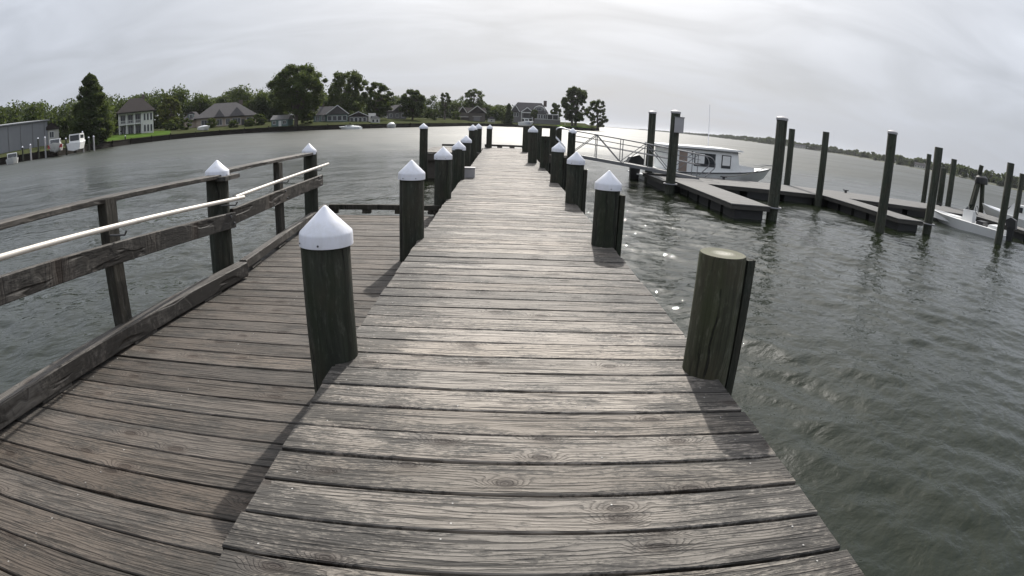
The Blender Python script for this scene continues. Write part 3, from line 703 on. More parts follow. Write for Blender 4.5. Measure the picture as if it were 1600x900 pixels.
MB().tube([(-2.60, -1.2, 0.905), (-2.575, 1.9, 0.72), (-2.555, 5.06, 0.535)], 0.0185, 12).build('handrail_pipe', 'pipe', rail, smooth=True)
MB().tube([(-2.62, 5.0, 0.545), (-2.64, 8.15, 0.60)], 0.0185, 12).build('handrail_pipe', 'pipe', rail, smooth=True)
for (x, y, z) in ((-2.57, 3.15, 0.61), (-2.56, 4.92, 0.52), (-2.635, 6.5, 0.55), (-2.64, 7.85, 0.575)):
    MB().tube([(-2.77, y, z-0.045), (x-0.02, y, z-0.042), (x, y, z-0.012)], 0.008, 6).build('bracket', 'metal_dark', rail)
for (x, y, z) in ((-2.675, 3.16, 0.49), (-2.675, 3.24, 0.40), (-2.68, 0.36, 0.69), (-2.68, 0.44, 0.59), (-2.637, 4.9, 0.37), (-2.637, 4.97, 0.29), (-2.695, 6.52, 0.40), (-2.695, 6.58, 0.30), (-2.715, 7.95, 0.41), (-2.715, 8.0, 0.30)):
    MB().cyl((0, 0, 0), (0.016, 0, 0), 0.014, 0.011, 8).build('bolt', 'metal_dark', rail, (x, y, z))
GR = 'pilings carrying the railing'
piling('stout capped piling in the middle of the railing', -2.83, 5.0, 0.118, 0.92, group=GR, lean=(0.01, 0), capscale=0.8)
piling('slim capped piling at the outer end of the railing', -2.87, 7.98, 0.105, 0.93, group=GR, capscale=0.8)
MB().box(-0.16, 0.16, -0.16, 0.16, -0.02, 0.02).build('rail_plate', 'rail', rail, (-2.80, 5.0, 0.745))
MB().cyl((0, 0, 0), (0, 0, 0.05), 0.05, 0.045, 10).build('bracket', 'metal_dark', rail, (-2.93, 4.82, PLAT_Z-0.10))

# ------------------------------------------------------------------ floating docks
FT = -0.60
def floating(name, label, x0, x1, y0, y1, tubs, guides=()):
    t = thing(name, label, 'floating dock', (x0, y0, 0), 0, 'floating docks')
    w, l = x1-x0, y1-y0
    MB().box(-0.02, w+0.02, -0.02, l+0.02, FT+0.006, FT+0.035).build('deck', 'float_deck', t)
    for a, b in (((0, 0.03), (w, 0.03)), ((0, l-0.03), (w, l-0.03))): MB().beam((*a, FT-0.060), (*b, FT-0.060), 0.055, 0.13).build('edge_timber', 'float_edge', t)
    for a, b in (((0.03, 0.06), (0.03, l-0.06)), ((w-0.03, 0.06), (w-0.03, l-0.06))): MB().beam((*a, FT-0.060), (*b, FT-0.060), 0.055, 0.13).build('edge_timber', 'float_edge', t)
    if w < l:
        for k in range(tubs):
            yy = l*(k+0.5)/tubs; hl = l/tubs*0.40
            MB().box(0.16, w-0.16, yy-hl, yy+hl, -1.3, FT-0.126).build('float_tub', 'float_tub', t)
    else:
        for k in range(tubs):
            xx = w*(k+0.5)/tubs; hl = w/tubs*0.40
            MB().box(xx-hl, xx+hl, 0.10, l-0.10, -1.3, FT-0.126).build('float_tub', 'float_tub', t)
    for gx, gy in guides:
        ring = [(gx-x0+0.24*math.cos(a), gy-y0+0.24*math.sin(a), FT-0.03) for a in np.linspace(0, 2*math.pi, 17)]
        MB().tube(ring, 0.028, 6).build('pile_guide', 'alu', t)
    return t
floating('floating_walkway', 'long floating walkway behind the two dock fingers', 6.0, 26.5, 19.9, 22.95, 12)
floating('floating_finger', 'floating dock finger below the gangway, beside the cabin boat', 6.5, 7.75, 14.5, 19.87, 5, [(8.06, 14.9), (6.15, 19.4)])
floating('floating_finger', 'floating dock finger between the tall lone pile and the skiff', 13.15, 14.4, 14.95, 19.87, 5, [(14.72, 15.0)])
floating('floating_finger', 'floating dock finger beyond the moored white skiff', 23.2, 24.6, 14.6, 19.87, 5)
MB().add([(-1.5, 0.0, 0), (0.0, 0.0, 0), (0.0, -1.5, 0)], [(0, 2, 1)])
GM = 'tall mooring piles of the floating docks'
def mpile(label, x, y, top, rad=0.155, lean=(0, 0), pc=True):
    t = piling(label, x, y, rad, top, cap=False, mat='pile_far', group=GM, bot=-2.2, seg=18, lean=lean, name='mooring_pile', cat='mooring pile')
    if pc: MB().rings(lathe([(rad*1.1, top-0.05), (rad*1.1, top+0.02), (rad*0.7, top+0.06), (rad*0.1, top+0.08)], 18)).build('flat_cap', 'greybox', t, smooth=True)
    return t
pA = mpile('tall mooring pile carrying a grey board, in front of the cabin boat', 6.15, 19.4, 2.00, 0.17, (0.004, 0))
mpile('tall mooring pile behind the gangway, beside the board-carrying pile', 6.35, 23.3, 2.04, 0.16)
mpile('tall green mooring pile at the tip of the finger below the gangway', 8.06, 14.9, 2.02, 0.17, (0.01, 0))
mpile('mooring pile half hidden behind the pile at the finger tip', 13.15, 23.2, 2.05, 0.15, pc=False)
mpile('lone slim mooring pile where walkway meets the second finger', 12.75, 20.2-0.55, 2.02, 0.14, (0.008, 0), pc=False)
mpile('lone mooring pile standing in open water before the second finger', 11.93, 14.4, 2.17, 0.16, (0.012, 0))
mpile('mooring pile at the tip of the second finger, by the skiff bow', 14.72, 15.0, 2.05, 0.16, (0.01, 0), pc=False)
mpile('slim dark mooring pile seen beside the second finger tip pile', 24.2, 25.4, 2.10, 0.15, pc=False)
mpile('short dark mooring pile just behind the skiff bow', 24.6, 24.4, 1.45, 0.19, (-0.02, 0), pc=False)
mpile('mooring pile rising behind the middle of the skiff', 24.2, 23.25, 2.05, 0.17, (0.01, 0), pc=False)
mpile('mooring pile standing at the skiff stern', 18.75, 14.75, 2.12, 0.155, (0.018, 0), pc=False)
mpile('mooring pile at the picture edge beyond the skiff stern', 26.9, 20.2, 2.05, 0.16, (0.01, 0), pc=False)
dol = thing('pile_cluster', 'cluster of three dark leaning piles lashed together behind the skiff', 'pile cluster', (28.2, 24.4, 0))
for k, (dx, dy, tz) in enumerate(((-0.45, 0, 1.5), (0.45, 0.1, 1.45), (0.05, 0.5, 2.1))):
    MB().tube([(dx*1.9, dy*1.9, -2.0), (dx*0.3, dy*0.3, tz)], [0.17, 0.15], 12).build('pile', 'pile_far', dol, smooth=True)
MB().rings(lathe([(0.42, 1.0), (0.44, 1.05), (0.40, 1.38), (0.24, 1.5)], 16, 0.03, 3)).build('lashing', 'black', dol, smooth=True)
# grey board on the pile
nb = thing('notice_board', 'small blank grey board fixed to the mooring pile beside the cabin boat', 'board', (6.24, 19.18, 1.26))
MB().box(-0.17, 0.17, -0.04, 0.0, 0.0, 0.54).build('panel', 'greybox', nb)
MB().box(-0.19, 0.19, -0.05, 0.01, 0.542, 0.57).build('top_trim', 'alu', nb)
for (x, y, lb) in ((9.6, 22.6, 'small black dock cleat on the walkway beside the cabin boat bow'), (16.2, 22.6, 'small black dock cleat on the walkway beyond the second finger'), (22.9, 22.6, 'small black dock cleat on the walkway behind the skiff')):
    c = thing('dock_cleat', lb, 'cleat', (x, y, FT+0.001), 0, 'dock cleats')
    MB().box(-0.05, 0.05, -0.04, 0.04, 0, 0.13).build('base', 'black', c); MB().tube([(-0.16, 0, 0.16), (0, 0, 0.145), (0.16, 0, 0.16)], 0.025, 8).build('horn', 'black', c)

# ------------------------------------------------------------------ gangway
A0, A1 = Vector((2.70, 22.75, 0.06)), Vector((8.15, 22.15, FT+0.06))
gw = thing('gangway', 'sloping aluminium truss gangway from the pier down to the floating dock', 'gangway', A0)
d = (A1-A0); L = d.length; d.normalize(); sdv = Vector((-d.y, d.x, 0)).normalized(); upv = Vector((0, 0, 1))
MB().beam(Vector((0, 0, 0)), d*L, 0.90, 0.045).build('tread', 'grating', gw)
for s_ in (-1, 1):
    o = sdv*s_*0.50
    MB().beam(o+Vector((0, 0, -0.03)), o+d*L+Vector((0, 0, -0.03)), 0.07, 0.13).build('bottom_chord', 'alu', gw)
    MB().tube([o+upv*0.98, o+d*L+upv*0.98], 0.027, 8).build('top_rail', 'alu', gw, smooth=True)
    MB().tube([o+upv*0.55, o+d*L+upv*0.55], 0.020, 8).build('mid_rail', 'alu', gw, smooth=True)
    MB().tube([o+upv*0.77, o+d*L+upv*0.77], 0.010, 6).build('mid_rail', 'alu', gw, smooth=True)
    npan = 5
    for k in range(npan+1):
        p = o+d*(L*(0.02+0.96*k/npan)); MB().tube([p, p+upv*0.98], 0.018, 6).build('upright', 'alu', gw, smooth=True)
        if k < npan:
            q = o+d*(L*(0.02+0.96*(k+1)/npan))
            a, b = (p, q+upv*0.96) if k % 2 == 0 else (p+upv*0.96, q)
            MB().tube([a, b], 0.016, 6).build('diagonal', 'alu', gw, smooth=True)
    # looped rail ends
    e = o+d*L
    MB().tube([e+upv*0.98]+[e+d*(0.35+0.30*math.sin(a))+upv*(0.68+0.30*math.cos(a)) for a in np.linspace(0, math.pi*0.80, 8)]+[e+d*0.25+upv*0.12], 0.024, 8).build('end_loop', 'alu', gw, smooth=True)
    MB().tube([o+upv*0.98]+[o-d*(0.30+0.28*math.sin(a))+upv*(0.75+0.27*math.cos(a)) for a in np.linspace(0, math.pi*0.85, 8)]+[o-d*0.1+upv*0.2], 0.026, 8).build('end_loop', 'cap', gw, smooth=True)

# ------------------------------------------------------------------ boats
def hull_rings(L, B, fb0, fb1, draft=0.35, full=0.55, n=12, flare=0.82, deck_in=0.0):
    """x from 0 (transom) to L (bow); z=0 at the waterline"""
    rr = []
    for k in range(n+1):
        t = k/n; x = L*t
        b = B/2*(1-max(0, (t-full)/(1-full))**2.2*0.985); sheer = fb0+(fb1-fb0)*t**2.0
        fl = flare-(flare-0.30)*max(0, (t-0.45)/0.55)**1.3
        kz = -draft*(1-max(0, (t-0.70)/0.30)**1.6)+ (sheer*0.35 if t > 0.999 else 0)
        ch = -draft*0.45+(sheer*0.45+draft*0.45)*max(0, (t-0.45)/0.55)**1.5
        xb = x-(L*0.10)*max(0, (t-0.72)/0.28)**1.2; xc = x-(L*0.055)*max(0, (t-0.72)/0.28)**1.2
        rr.append([(x, b, sheer), (xc, b*fl, ch), (xb, 0, kz), (xc, -b*fl, ch), (x, -b, sheer), (x, -b*0.35, sheer+0.02*b), (x, b*0.35, sheer+0.02*b)])
    return rr
def prism(name, side, y0, y1, mat, parent, smooth=False):
    """extrude an xz outline across y"""
    n = len(side); mb = MB(); mb.rings([[(x, y0, z) for x, z in side], [(x, y1, z) for x, z in side]]); return mb.build(name, mat, parent, smooth=smooth)

# cabin boat
cb = thing('cabin_boat', 'pale grey cabin workboat with white roof moored behind the floating walkway', 'boat', (6.35, 24.75, WATER_Z), R(5))
MB().rings(hull_rings(7.0, 2.30, 0.50, 0.98, 0.35, 0.60, 16)).build('hull', 'boat_grey', cb, smooth=True)
rb = []
for s_ in (-1, 1):
    pts = [(p[0 if s_ > 0 else 4][0], p[0 if s_ > 0 else 4][1]*1.01+0.0, p[0][2]-0.01) for p in hull_rings(7.0, 2.30, 0.50, 0.98, 0.35, 0.60, 16)]
    MB().tube(pts, 0.028, 6).build('rub_rail', 'boat_dark', cb)
cy = 1.08
prism('cabin', [(1.05, 0.46), (4.70, 0.60), (4.52, 1.10), (4.42, 1.66), (1.05, 1.60)], -cy, cy, 'boat_grey', cb)
prism('trunk', [(4.66, 0.58), (5.55, 0.72), (5.50, 0.98), (4.57, 1.06)], -0.86, 0.86, 'boat_white', cb)
prism('roof', [(0.55, 1.603), (4.60, 1.665), (4.66, 1.70), (4.50, 1.745), (0.55, 1.69)], -1.20, 1.20, 'boat_white', cb)
MB().box(0.56, 4.5, -1.19, 1.19, -0.02, 0.0).build('roof_edge', 'boat_dark', cb, (0, 0, 1.60))
for (xa, xb) in ((2.22, 2.68), (2.74, 3.20), (3.62, 4.02)):
    for s_ in (-1, 1):
        f_ = MB().box(xa-0.045, xb+0.045, -0.012, 0.012, 0.84, 1.45).build('window', 'boat_dark', cb, (0, s_*(cy+0.005), 0))
        MB().box(xa, xb, -0.004, 0.004, 0.97, 1.41).build('pane', 'boat_white' if xa != 2.74 else 'glass', f_, (0, s_*0.014, 0))  # white panes: brightness seen through the glass is put into the colour
prism('windscreen', [(4.57, 1.12), (4.485, 1.56), (4.50, 1.56), (4.60, 1.12)], -0.9, 0.9, 'glass', cb)
MB().box(1.42, 1.82, -0.006, 0.006, 0.55, 1.48).build('door', 'tan_door', cb, (0, -cy-0.008, 0))
MB().rings([[(2.05+0.05*math.cos(a), -cy-0.004, 1.40+0.10*math.sin(a)) for a in np.linspace(0, 6.283, 13)[:-1]], [(2.05+0.05*math.cos(a), -cy-0.012, 1.40+0.10*math.sin(a)) for a in np.linspace(0, 6.283, 13)[:-1]]]).build('emblem', 'boat_dark', cb)
MB().tube([(6.2, -0.35, 1.06), (6.6, -0.2, 1.13), (7.15, 0, 1.14), (6.6, 0.2, 1.13), (6.2, 0.35, 1.06)], 0.02, 6).build('bow_rail', 'alu', cb)
MB().cyl((3.35, 0.0, 1.70), (3.28, 0.0, 3.75), 0.022, 0.010, 6).build('antenna', 'cap', cb)
for yy in (-0.42,):
    o = prism('outboard_motor', [(-0.75, 0.55), (-0.12, 0.62), (-0.05, 0.9), (-0.32, 1.12), (-0.70, 1.00), (-0.82, 0.75)], yy-0.2, yy+0.2, 'black', cb)
    prism('leg', [(-0.62, -0.5), (-0.30, -0.5), (-0.18, 0.56), (-0.66, 0.56)], yy-0.09, yy+0.09, 'black', o)
MB().box(-0.35, 0.0, -0.9, 0.9, 0.22, 0.28).build('swim_platform', 'boat_white', cb)

# skiff
p0, p1 = Vector((20.75, 16.1)), Vector((19.3, 19.6))
sk = thing('skiff', 'open white skiff with small console moored beside the floating finger', 'boat', (p0.x, p0.y, WATER_Z), math.atan2(p1.y-p0.y, p1.x-p0.x))
LS = (p1-p0).length
rg = hull_rings(LS, 1.65, 0.36, 0.50, 0.22, 0.55, 14, 0.86)
mb = MB(); op = [[q[0], q[1], q[2], q[3], q[4], (q[4][0], q[4][1]*0.86, q[4][2]+0.015), (q[4][0], q[4][1]*0.82, 0.16), (q[0][0], q[0][1]*0.82, 0.16), (q[0][0], q[0][1]*0.86, q[0][2]+0.015)] for q in rg]
mb.rings(op); mb.build('hull', 'boat_white', sk, smooth=True)
MB().box(1.55, 2.05, -0.28, 0.28, 0.16, 0.85).build('console', 'boat_white', sk)
prism('windscreen', [(1.95, 0.86), (1.75, 1.12), (1.77, 1.12), (1.98, 0.86)], -0.26, 0.26, 'glass', sk)
ring = [(1.48+0.10*math.sin(a)*0.4, 0.2*math.cos(a), 0.92+0.18*math.sin(a)) for a in np.linspace(0, 2*math.pi, 15)]
MB().tube(ring, 0.018, 6).build('steering_wheel', 'black', sk)
MB().box(0.95, 1.3, -0.4, 0.4, 0.16, 0.52).build('seat', 'black', sk)
MB().box(0.2, 0.6, -0.6, 0.6, 0.16, 0.50).build('bench', 'boat_white', sk)
MB().box(2.3, 2.9, -0.45, 0.45, 0.16, 0.46).build('bow_seat', 'boat_white', sk)
om = prism('outboard_motor', [(-0.55, 0.55), (-0.08, 0.58), (-0.02, 0.85), (-0.25, 1.0), (-0.50, 0.92)], -0.17, 0.17, 'black', sk)
prism('leg', [(-0.42, -0.5), (-0.2, -0.5), (-0.12, 0.56), (-0.45, 0.56)], -0.06, 0.06, 'black', om)

def small_boat(label, az, D, L, B, fb, head, zlift=0.0, cabin=None, stripe=None, mat='boat_white', group='boats along the far bank', cover=None):
    x, y = pol(az, D); t = thing('moored_boat', label, 'boat', (x, y, WATER_Z+zlift), head, group)
    MB().rings(hull_rings(L, B, fb, fb*1.5, 0.4, 0.5, 10)).build('hull', mat, t, (-L/2, 0, 0), smooth=True)
    if cabin:
        x0, x1, h = cabin; c = prism('cabin', [(x0, fb), (x1, fb*1.15), (x1-0.5, fb+h), (x0+0.1, fb+h)], -B*0.38, B*0.38, 'boat_white', t); c.location.x = -L/2
        w = prism('windscreen', [(x1-0.06, fb*1.15+0.2), (x1-0.45, fb+h-0.15), (x1-0.40, fb+h-0.10), (x1+0.02, fb*1.15+0.2)], -B*0.34, B*0.34, 'glass', t); w.location.x = -L/2
        w = prism('rear_window', [(x0+0.02, fb+0.35), (x0-0.03, fb+0.35), (x0+0.04, fb+h-0.2), (x0+0.10, fb+h-0.2)], -B*0.32, B*0.32, 'glass', t); w.location.x = -L/2
        for s_ in (-1, 1):
            w = MB().box(x0+0.4, x1-0.8, -0.01, 0.01, fb+h*0.45, fb+h*0.85).build('window', 'glass', t, (-L/2, s_*(B*0.38+0.008), 0))
    if stripe:
        for k in range(4): MB().box(-0.05, 0.05, -B*0.51, B*0.51, 0.35, fb*1.1).build('stripe', stripe, t, (-L*0.1+k*0.6, 0, 0))
    if cover:
        rr = [[(L*(-0.46+0.9*k/8), B*0.46*math.cos(a)*(1-(k/8)**3*0.7), fb+0.02+cover*math.sin(a)*(0.55+0.45*math.sin(math.pi*min(1, k/8*1.1)))) for a in np.linspace(0, math.pi, 9)] for k in range(9)]
        mbc = MB(); mbc.rings(rr); mbc.build('canvas_cover', 'boat_white', t, smooth=True)
    return t
small_boat('white skiff with a small cuddy tied up at the grey shed', -50.1, 103, 4.6, 2.3, 0.75, R(-38), 0.0, (1.2, 3.5, 1.0))
small_boat('white boat with red-striped bow raised on a lift by the bulkhead', -45.7, 105, 6, 2.5, 0.85, R(-50), 1.15, (1.3, 3.8, 1.05), 'boat_red')
small_boat('white cabin cruiser raised on a lift with dark rear window', -43.4, 107, 6.4, 2.7, 0.95, R(118), 1.0, (0.9, 4.4, 1.5))
small_boat('small white boat stored on the lawn of the tan house', -30.5, 158, 4.5, 1.9, 0.7, R(-20), 1.75, None, None, 'boat_white', 'boats along the far bank', 0.45)
small_boat('long low boat moored in front of the green cottage', -15.7, 147, 6.2, 2.2, 0.55, R(175), 0.0, (2.2, 4.4, 0.55), None, 'boat_grey', 'boats along the far bank', 0.45)
small_boat('white covered boat moored past the green cottage', -11.4, 160, 4.6, 2.4, 0.8, R(-70), 0.0, None, None, 'boat_white', 'boats along the far bank', 0.9)
small_boat('white motor boat with blue canvas below the large shingled house', 2.4, 246, 7, 2.6, 1.2, R(20), 1.2, (2.0, 4.6, 1.6), 'boat_blue')
small_boat('white runabout with dark canvas lying beyond the outer finger', 56.2*0.945, 36, 5.2, 2.1, 0.6, R(100), 0.0, (1.4, 3.0, 0.75), None, 'boat_white', 'boats along the far bank')

# marina posts by the shed
for k, (az, D, h, lb) in enumerate(((-49.0, 106, 1.5, 'grey marina post beside the white skiff at the shed'), (-48.2, 106.5, 1.7, 'dark marina post before the shed wall'), (-47.4, 107, 2.6, 'pale tall marina post before the shed wall'),
        (-46.7, 106, 2.6, 'pale tall marina post beside the red-striped boat'), (-44.6, 106, 1.9, 'marina post between the two lifted boats'), (-42.9, 108, 2.7, 'pale post beside the lifted cruiser'), (-42.3, 110, 1.6, 'low white post past the lifted cruiser'), (-41.8, 111, 1.7, 'low white post under the big conical tree'), (-38.6, 134, 1.1, 'white post in the seawall below the lawn'))):
    x, y = pol(az, D); t = thing('marina_post', lb, 'post', (x, y, 0), 0, 'marina posts')
    MB().cyl((0, 0, WATER_Z-0.8), (0, 0, h-1.0+0.9), 0.16, 0.15, 8).build('shaft', 'greybox' if k % 2 else 'pile_far', t); MB().cyl((0, 0, h-0.1), (0, 0, h+0.12), 0.18, 0.05, 8).build('cap', 'cap', t)

# ------------------------------------------------------------------ houses
def window(parent, x, z, w, h, y, mat='trim', shut=False, mull=1):
    """on a wall whose outer face is at local y, facing -y"""
    f_ = MB()
    b = 0.10
    f_.box(x-w/2-b, x+w/2+b, -0.07, 0, z-b, z); f_.box(x-w/2-b, x+w/2+b, -0.07, 0, z+h, z+h+b); f_.box(x-w/2-b, x-w/2, -0.065, 0, z, z+h); f_.box(x+w/2, x+w/2+b, -0.065, 0, z, z+h)
    for k in range(1, mull+1): f_.box(x-w/2+w*k/(mull+1)-0.03, x-w/2+w*k/(mull+1)+0.03, -0.05, 0, z+0.002, z+h-0.002)
    o = f_.build('window', mat, parent, (0, y, 0))
    MB().box(x-w/2, x+w/2, -0.03, -0.005, z, z+h).build('pane', 'glass', o); return o
def gable_roof(parent, x0, x1, y0, y1, ze, zr, along='x', ov=0.45, mat='roof_grey', th=0.16, hip=0.0):
    """ridge along x or y; hip: how far the ridge ends are pulled in"""
    X0, X1, Y0, Y1 = x0-ov, x1+ov, y0-ov, y1+ov; mb = MB()
    if along == 'x': ym = (Y0+Y1)/2; rdg = [(X0+hip, ym), (X1-hip, ym)]
    else: xm = (X0+X1)/2; rdg = [(xm, Y0+hip), (xm, Y1-hip)]
    lo = [(X0, Y0), (X1, Y0), (X1, Y1), (X0, Y1)]
    V_ = [(*p, ze-th) for p in lo]+[(*p, ze) for p in lo]+[(*p, zr) for p in rdg]
    F_ = [(0, 3, 2, 1), (0, 1, 5, 4), (1, 2, 6, 5), (2, 3, 7, 6), (3, 0, 4, 7)]
    if along == 'x': F_ += [(4, 5, 9, 8), (6, 7, 8, 9), (5, 6, 9), (7, 4, 8)]
    else: F_ += [(5, 6, 9, 8), (7, 4, 8, 9), (4, 5, 8), (6, 7, 9)]
    mb.add(V_, F_); return mb.build('roof', mat, parent)
def gable_wall(parent, xa, xb, y, ze, zr, mat, th=0.2):
    xm = (xa+xb)/2; return MB().rings([[(xa, y, ze), (xb, y, ze), (xm, y, zr)], [(xa, y+th, ze), (xb, y+th, ze), (xm, y+th, zr)]]).build('gable', mat, parent)
def house(name, label, az, D, cat='house', yaw=0.0):
    x, y = pol(az, D); return thing(name, label, cat, (x, y, ground_z(x, y)-0.1), -R(az)+yaw, 'houses along the far shore')
def raking(parent, xa, xb, y, ze, zr, mat='trim', w=0.22):
    xm = (xa+xb)/2
    for a, b in (((xa, y, ze), (xm, y, zr)), ((xb, y, ze), (xm, y, zr))): MB().beam(a, b, 0.08, w, upv=(0, -1, 0)).build('barge_board', mat, parent) if False else MB().beam(a, b, 0.10, w).build('barge_board', mat, parent)

# boat shed
t = house('boat_shed', 'long grey metal boat shed behind the tied-up skiff', -50.0, 124, 'shed', R(18))
MB().box(-10, 8.4, 0, 14, -1.5, 5.2).build('wall', 'shed_metal', t)
for k in range(7): MB().box(-0.06, 0.06, -0.05, 0.0, -1.0, 5.1).build('seam', 'metal_dark', t, (-9.2+k*2.8, -0.002, 0))
MB().add([(-10.4, -0.4, 5.2), (8.8, -0.4, 5.2), (8.8, 14.4, 5.2), (-10.4, 14.4, 5.2), (-10.4, -0.4, 5.4), (8.8, -0.4, 5.4), (8.8, 14.4, 6.2), (-10.4, 14.4, 6.2)], [(0, 3, 2, 1), (4, 5, 6, 7), (0, 1, 5, 4), (1, 2, 6, 5), (2, 3, 7, 6), (3, 0, 4, 7)]).build('roof', 'shed_metal', t)
t = house('small_shed', 'small pale gabled shed between the grey shed and lifted boats', -46.0, 127, 'shed')
MB().box(-1.6, 1.6, 0, 4, -0.5, 3.2).build('wall', 'wall_cream', t); gable_wall(t, -1.6, 1.6, 0, 3.2, 4.6, 'wall_cream'); gable_roof(t, -1.6, 1.6, 0, 4, 3.2, 4.7, 'y', 0.3, 'roof_dark', 0.05); window(t, 0, 1.5, 0.9, 1.2, 0)

# white two-storey house with porches
t = house('porch_house', 'white two-storey house with stacked porches, columns and dark hip roof', -37.45, 158)
MB().box(-4.6, 4.6, 2.2, 11, -0.6, 6.0).build('wall', 'wall_white', t)
MB().box(1.7, 4.8, 0.0, 2.2, -0.6, 6.0).build('wall', 'wall_white', t)
gable_roof(t, -4.8, 4.8, 0, 11, 6.05, 9.9, 'x', 0.7, 'roof_dark', 0.3, 3.8)
for z in (0.0, 2.95): MB().box(-4.9, 1.7, -0.15, 2.2, z-0.25, z).build('porch_floor', 'trim', t)
MB().box(-4.9, 1.7, -0.12, 0.15, 5.5, 5.75).build('porch_beam', 'trim', t)
for x in (-4.75, -2.65, -0.5, 1.5):
    for z in (0.0, 2.95): MB().cyl((x, 0.0, z), (x, 0.0, z+2.6), 0.19, 0.16, 10).build('column', 'trim', t)
MB().box(-4.75, 1.6, -0.05, 0.02, 3.75, 3.85).build('balustrade', 'trim', t)
for k in range(22): MB().box(-0.025, 0.025, -0.03, 0.01, 2.97, 3.74).build('baluster', 'trim', t, (-4.6+k*0.285, 0, 0))
for x in (-3.7, -1.6, 0.5):
    for z in (0.3, 3.2): window(t, x, z, 1.2, 2.1, 2.2, mull=1)
for x in (2.4, 3.3, 4.2):
    for z in (0.5, 3.5): window(t, x, z, 0.5, 1.8, 0.0, mull=0)
MB().box(-0.4, 0.4, -0.4, 0.4, 9.0, 10.8).build('chimney', 'brick', t, (2.2, 6.5, 0))

# tan hip-roof house
t = house('tan_house', 'tan single-storey house with a broad grey hip roof', -28.9, 174)
MB().box(-7.5, 11, 0, 13, -0.8, 2.9).build('wall', 'wall_tan', t); MB().box(-11.5, -7.5, 2, 11, -0.8, 2.6).build('wall', 'wall_tan', t)
gable_roof(t, -7.5, 11, 0, 13, 2.95, 7.3, 'x', 0.7, 'roof_grey', 0.25, 6.4)
gable_roof(t, -11.5, -6.0, 2, 11, 2.65, 5.2, 'x', 0.5, 'roof_grey', 0.2, 2.2)
gable_roof(t, -1.6, 1.0, -0.7, 6, 3.0, 5.3, 'y', 0.3, 'roof_grey', 0.1, 1.4); gable_roof(t, 3.0, 7.2, -0.7, 6, 3.0, 5.7, 'y', 0.3, 'roof_grey', 0.1, 2.0)
MB().box(-0.6, 0.6, -0.5, 0.5, 5.5, 8.0).build('chimney', 'brick', t, (6.6, 7.5, 0))
f_ = MB().box(-0.9, 0.9, -0.6, 1.6, 2.9, 4.6).build('dormer', 'wall_green', t, (-9.2, 3.6, 0)); gable_roof(f_, -0.9, 0.9, -0.6, 1.6, 4.6, 5.3, 'y', 0.2, 'roof_grey', 0.08)
window(t, -9.2, 3.3, 1.0, 1.0, 3.0-0.002)
for x, w, m_ in ((-4.6, 2.6, 2), (-0.3, 1.5, 1), (2.3, 1.2, 1), (4.9, 2.4, 2), (9.0, 1.6, 1)): window(t, x, 0.5, w, 1.7, 0.0, 'trim', mull=m_)
window(t, -9.6, 0.6, 1.1, 1.3, 2.0)
MB().box(-0.5, 0.5, -0.04, 0, -0.3, 1.9).build('door', 'shutter', t, (7.0, -0.002, 0))

# green shed
t = house('garden_shed', 'small green shed with pale roof under the broad tree', -22.9, 158, 'shed', R(-28))
MB().box(-2.6, 2.6, 0, 3.4, -0.5, 1.9).build('wall', 'wall_green', t); gable_roof(t, -2.6, 2.6, 0, 3.4, 1.95, 3.2, 'x', 0.3, 'roof_light', 0.06)
MB().box(-0.45, 0.45, -0.05, 0, -0.3, 1.6).build('door', 'trim', t, (0.2, -0.002, 0)); window(t, 1.6, 0.7, 0.9, 0.8, 0); window(t, -1.6, 0.7, 0.8, 0.8, 0)

# green cottage
t = house('green_cottage', 'green-grey cottage with white-trimmed front gable and window row', -17.7, 168)
MB().box(-1.0, 5.2, 0, 9, -0.5, 2.2).build('wall', 'wall_green', t); MB().box(-5.0, -1.0, 1.2, 8, -0.5, 2.1).build('wall', 'wall_green', t)
gable_wall(t, -1.0, 5.2, 0, 2.2, 4.7, 'wall_green'); gable_roof(t, -1.0, 5.2, 0, 9, 2.25, 4.85, 'y', 0.4, 'roof_grey', 0.06); raking(t, -1.4, 5.6, -0.46, 2.2, 4.9)
gable_roof(t, -5.0, 2.0, 1.2, 8, 2.15, 4.75, 'x', 0.35, 'roof_grey', 0.1)
for k in range(4): window(t, -0.2+k*1.5, 0.35, 1.15, 1.35, 0.0, mull=0)
window(t, 2.1, 2.6, 1.1, 1.1, -0.001, mull=1); window(t, -3.9, 0.4, 0.9, 1.4, 1.2); window(t, -2.2, 0.4, 0.9, 1.4, 1.2)
MB().box(-0.3, 0.3, -0.3, 0.3, 3.6, 5.5).build('chimney', 'brick', t, (-2.2, 4.6, 0))
t = house('low_annex', 'low grey gabled building with white posts beside the green cottage', -14.6, 170)
MB().box(-3.6, 2.2, 0, 7, -0.5, 1.7).build('wall', 'wall_grey', t); gable_wall(t, -3.6, 2.2, 0, 1.7, 2.9, 'wall_grey'); gable_roof(t, -3.6, 2.2, 0, 7, 1.75, 3.1, 'y', 0.3, 'roof_dark', 0.05); raking(t, -3.9, 2.5, -0.36, 1.7, 3.1, w=0.15)
for k in range(4): window(t, -2.7+k*1.3, 0.1, 0.85, 1.2, 0, mull=0)
MB().box(2.4, 4.6, 0.5, 5, -0.5, 2.6).build('side_room', 'wall_white', t); window(t, 3.5, 0.6, 0.9, 1.1, 0.5)
t = house('white_hut', 'small white hut with two windows past the low grey building', -13.1, 166, 'hut')
MB().box(-1.4, 1.4, 0, 2.6, -0.4, 1.3).build('wall', 'wall_cream', t); gable_wall(t, -1.4, 1.4, 0, 1.3, 2.1, 'wall_cream'); gable_roof(t, -1.4, 1.4, 0, 2.6, 1.35, 2.2, 'y', 0.2, 'roof_light', 0.05)
for x in (-0.6, 0.6): window(t, x, 0.2, 0.6, 0.8, 0, mull=0)
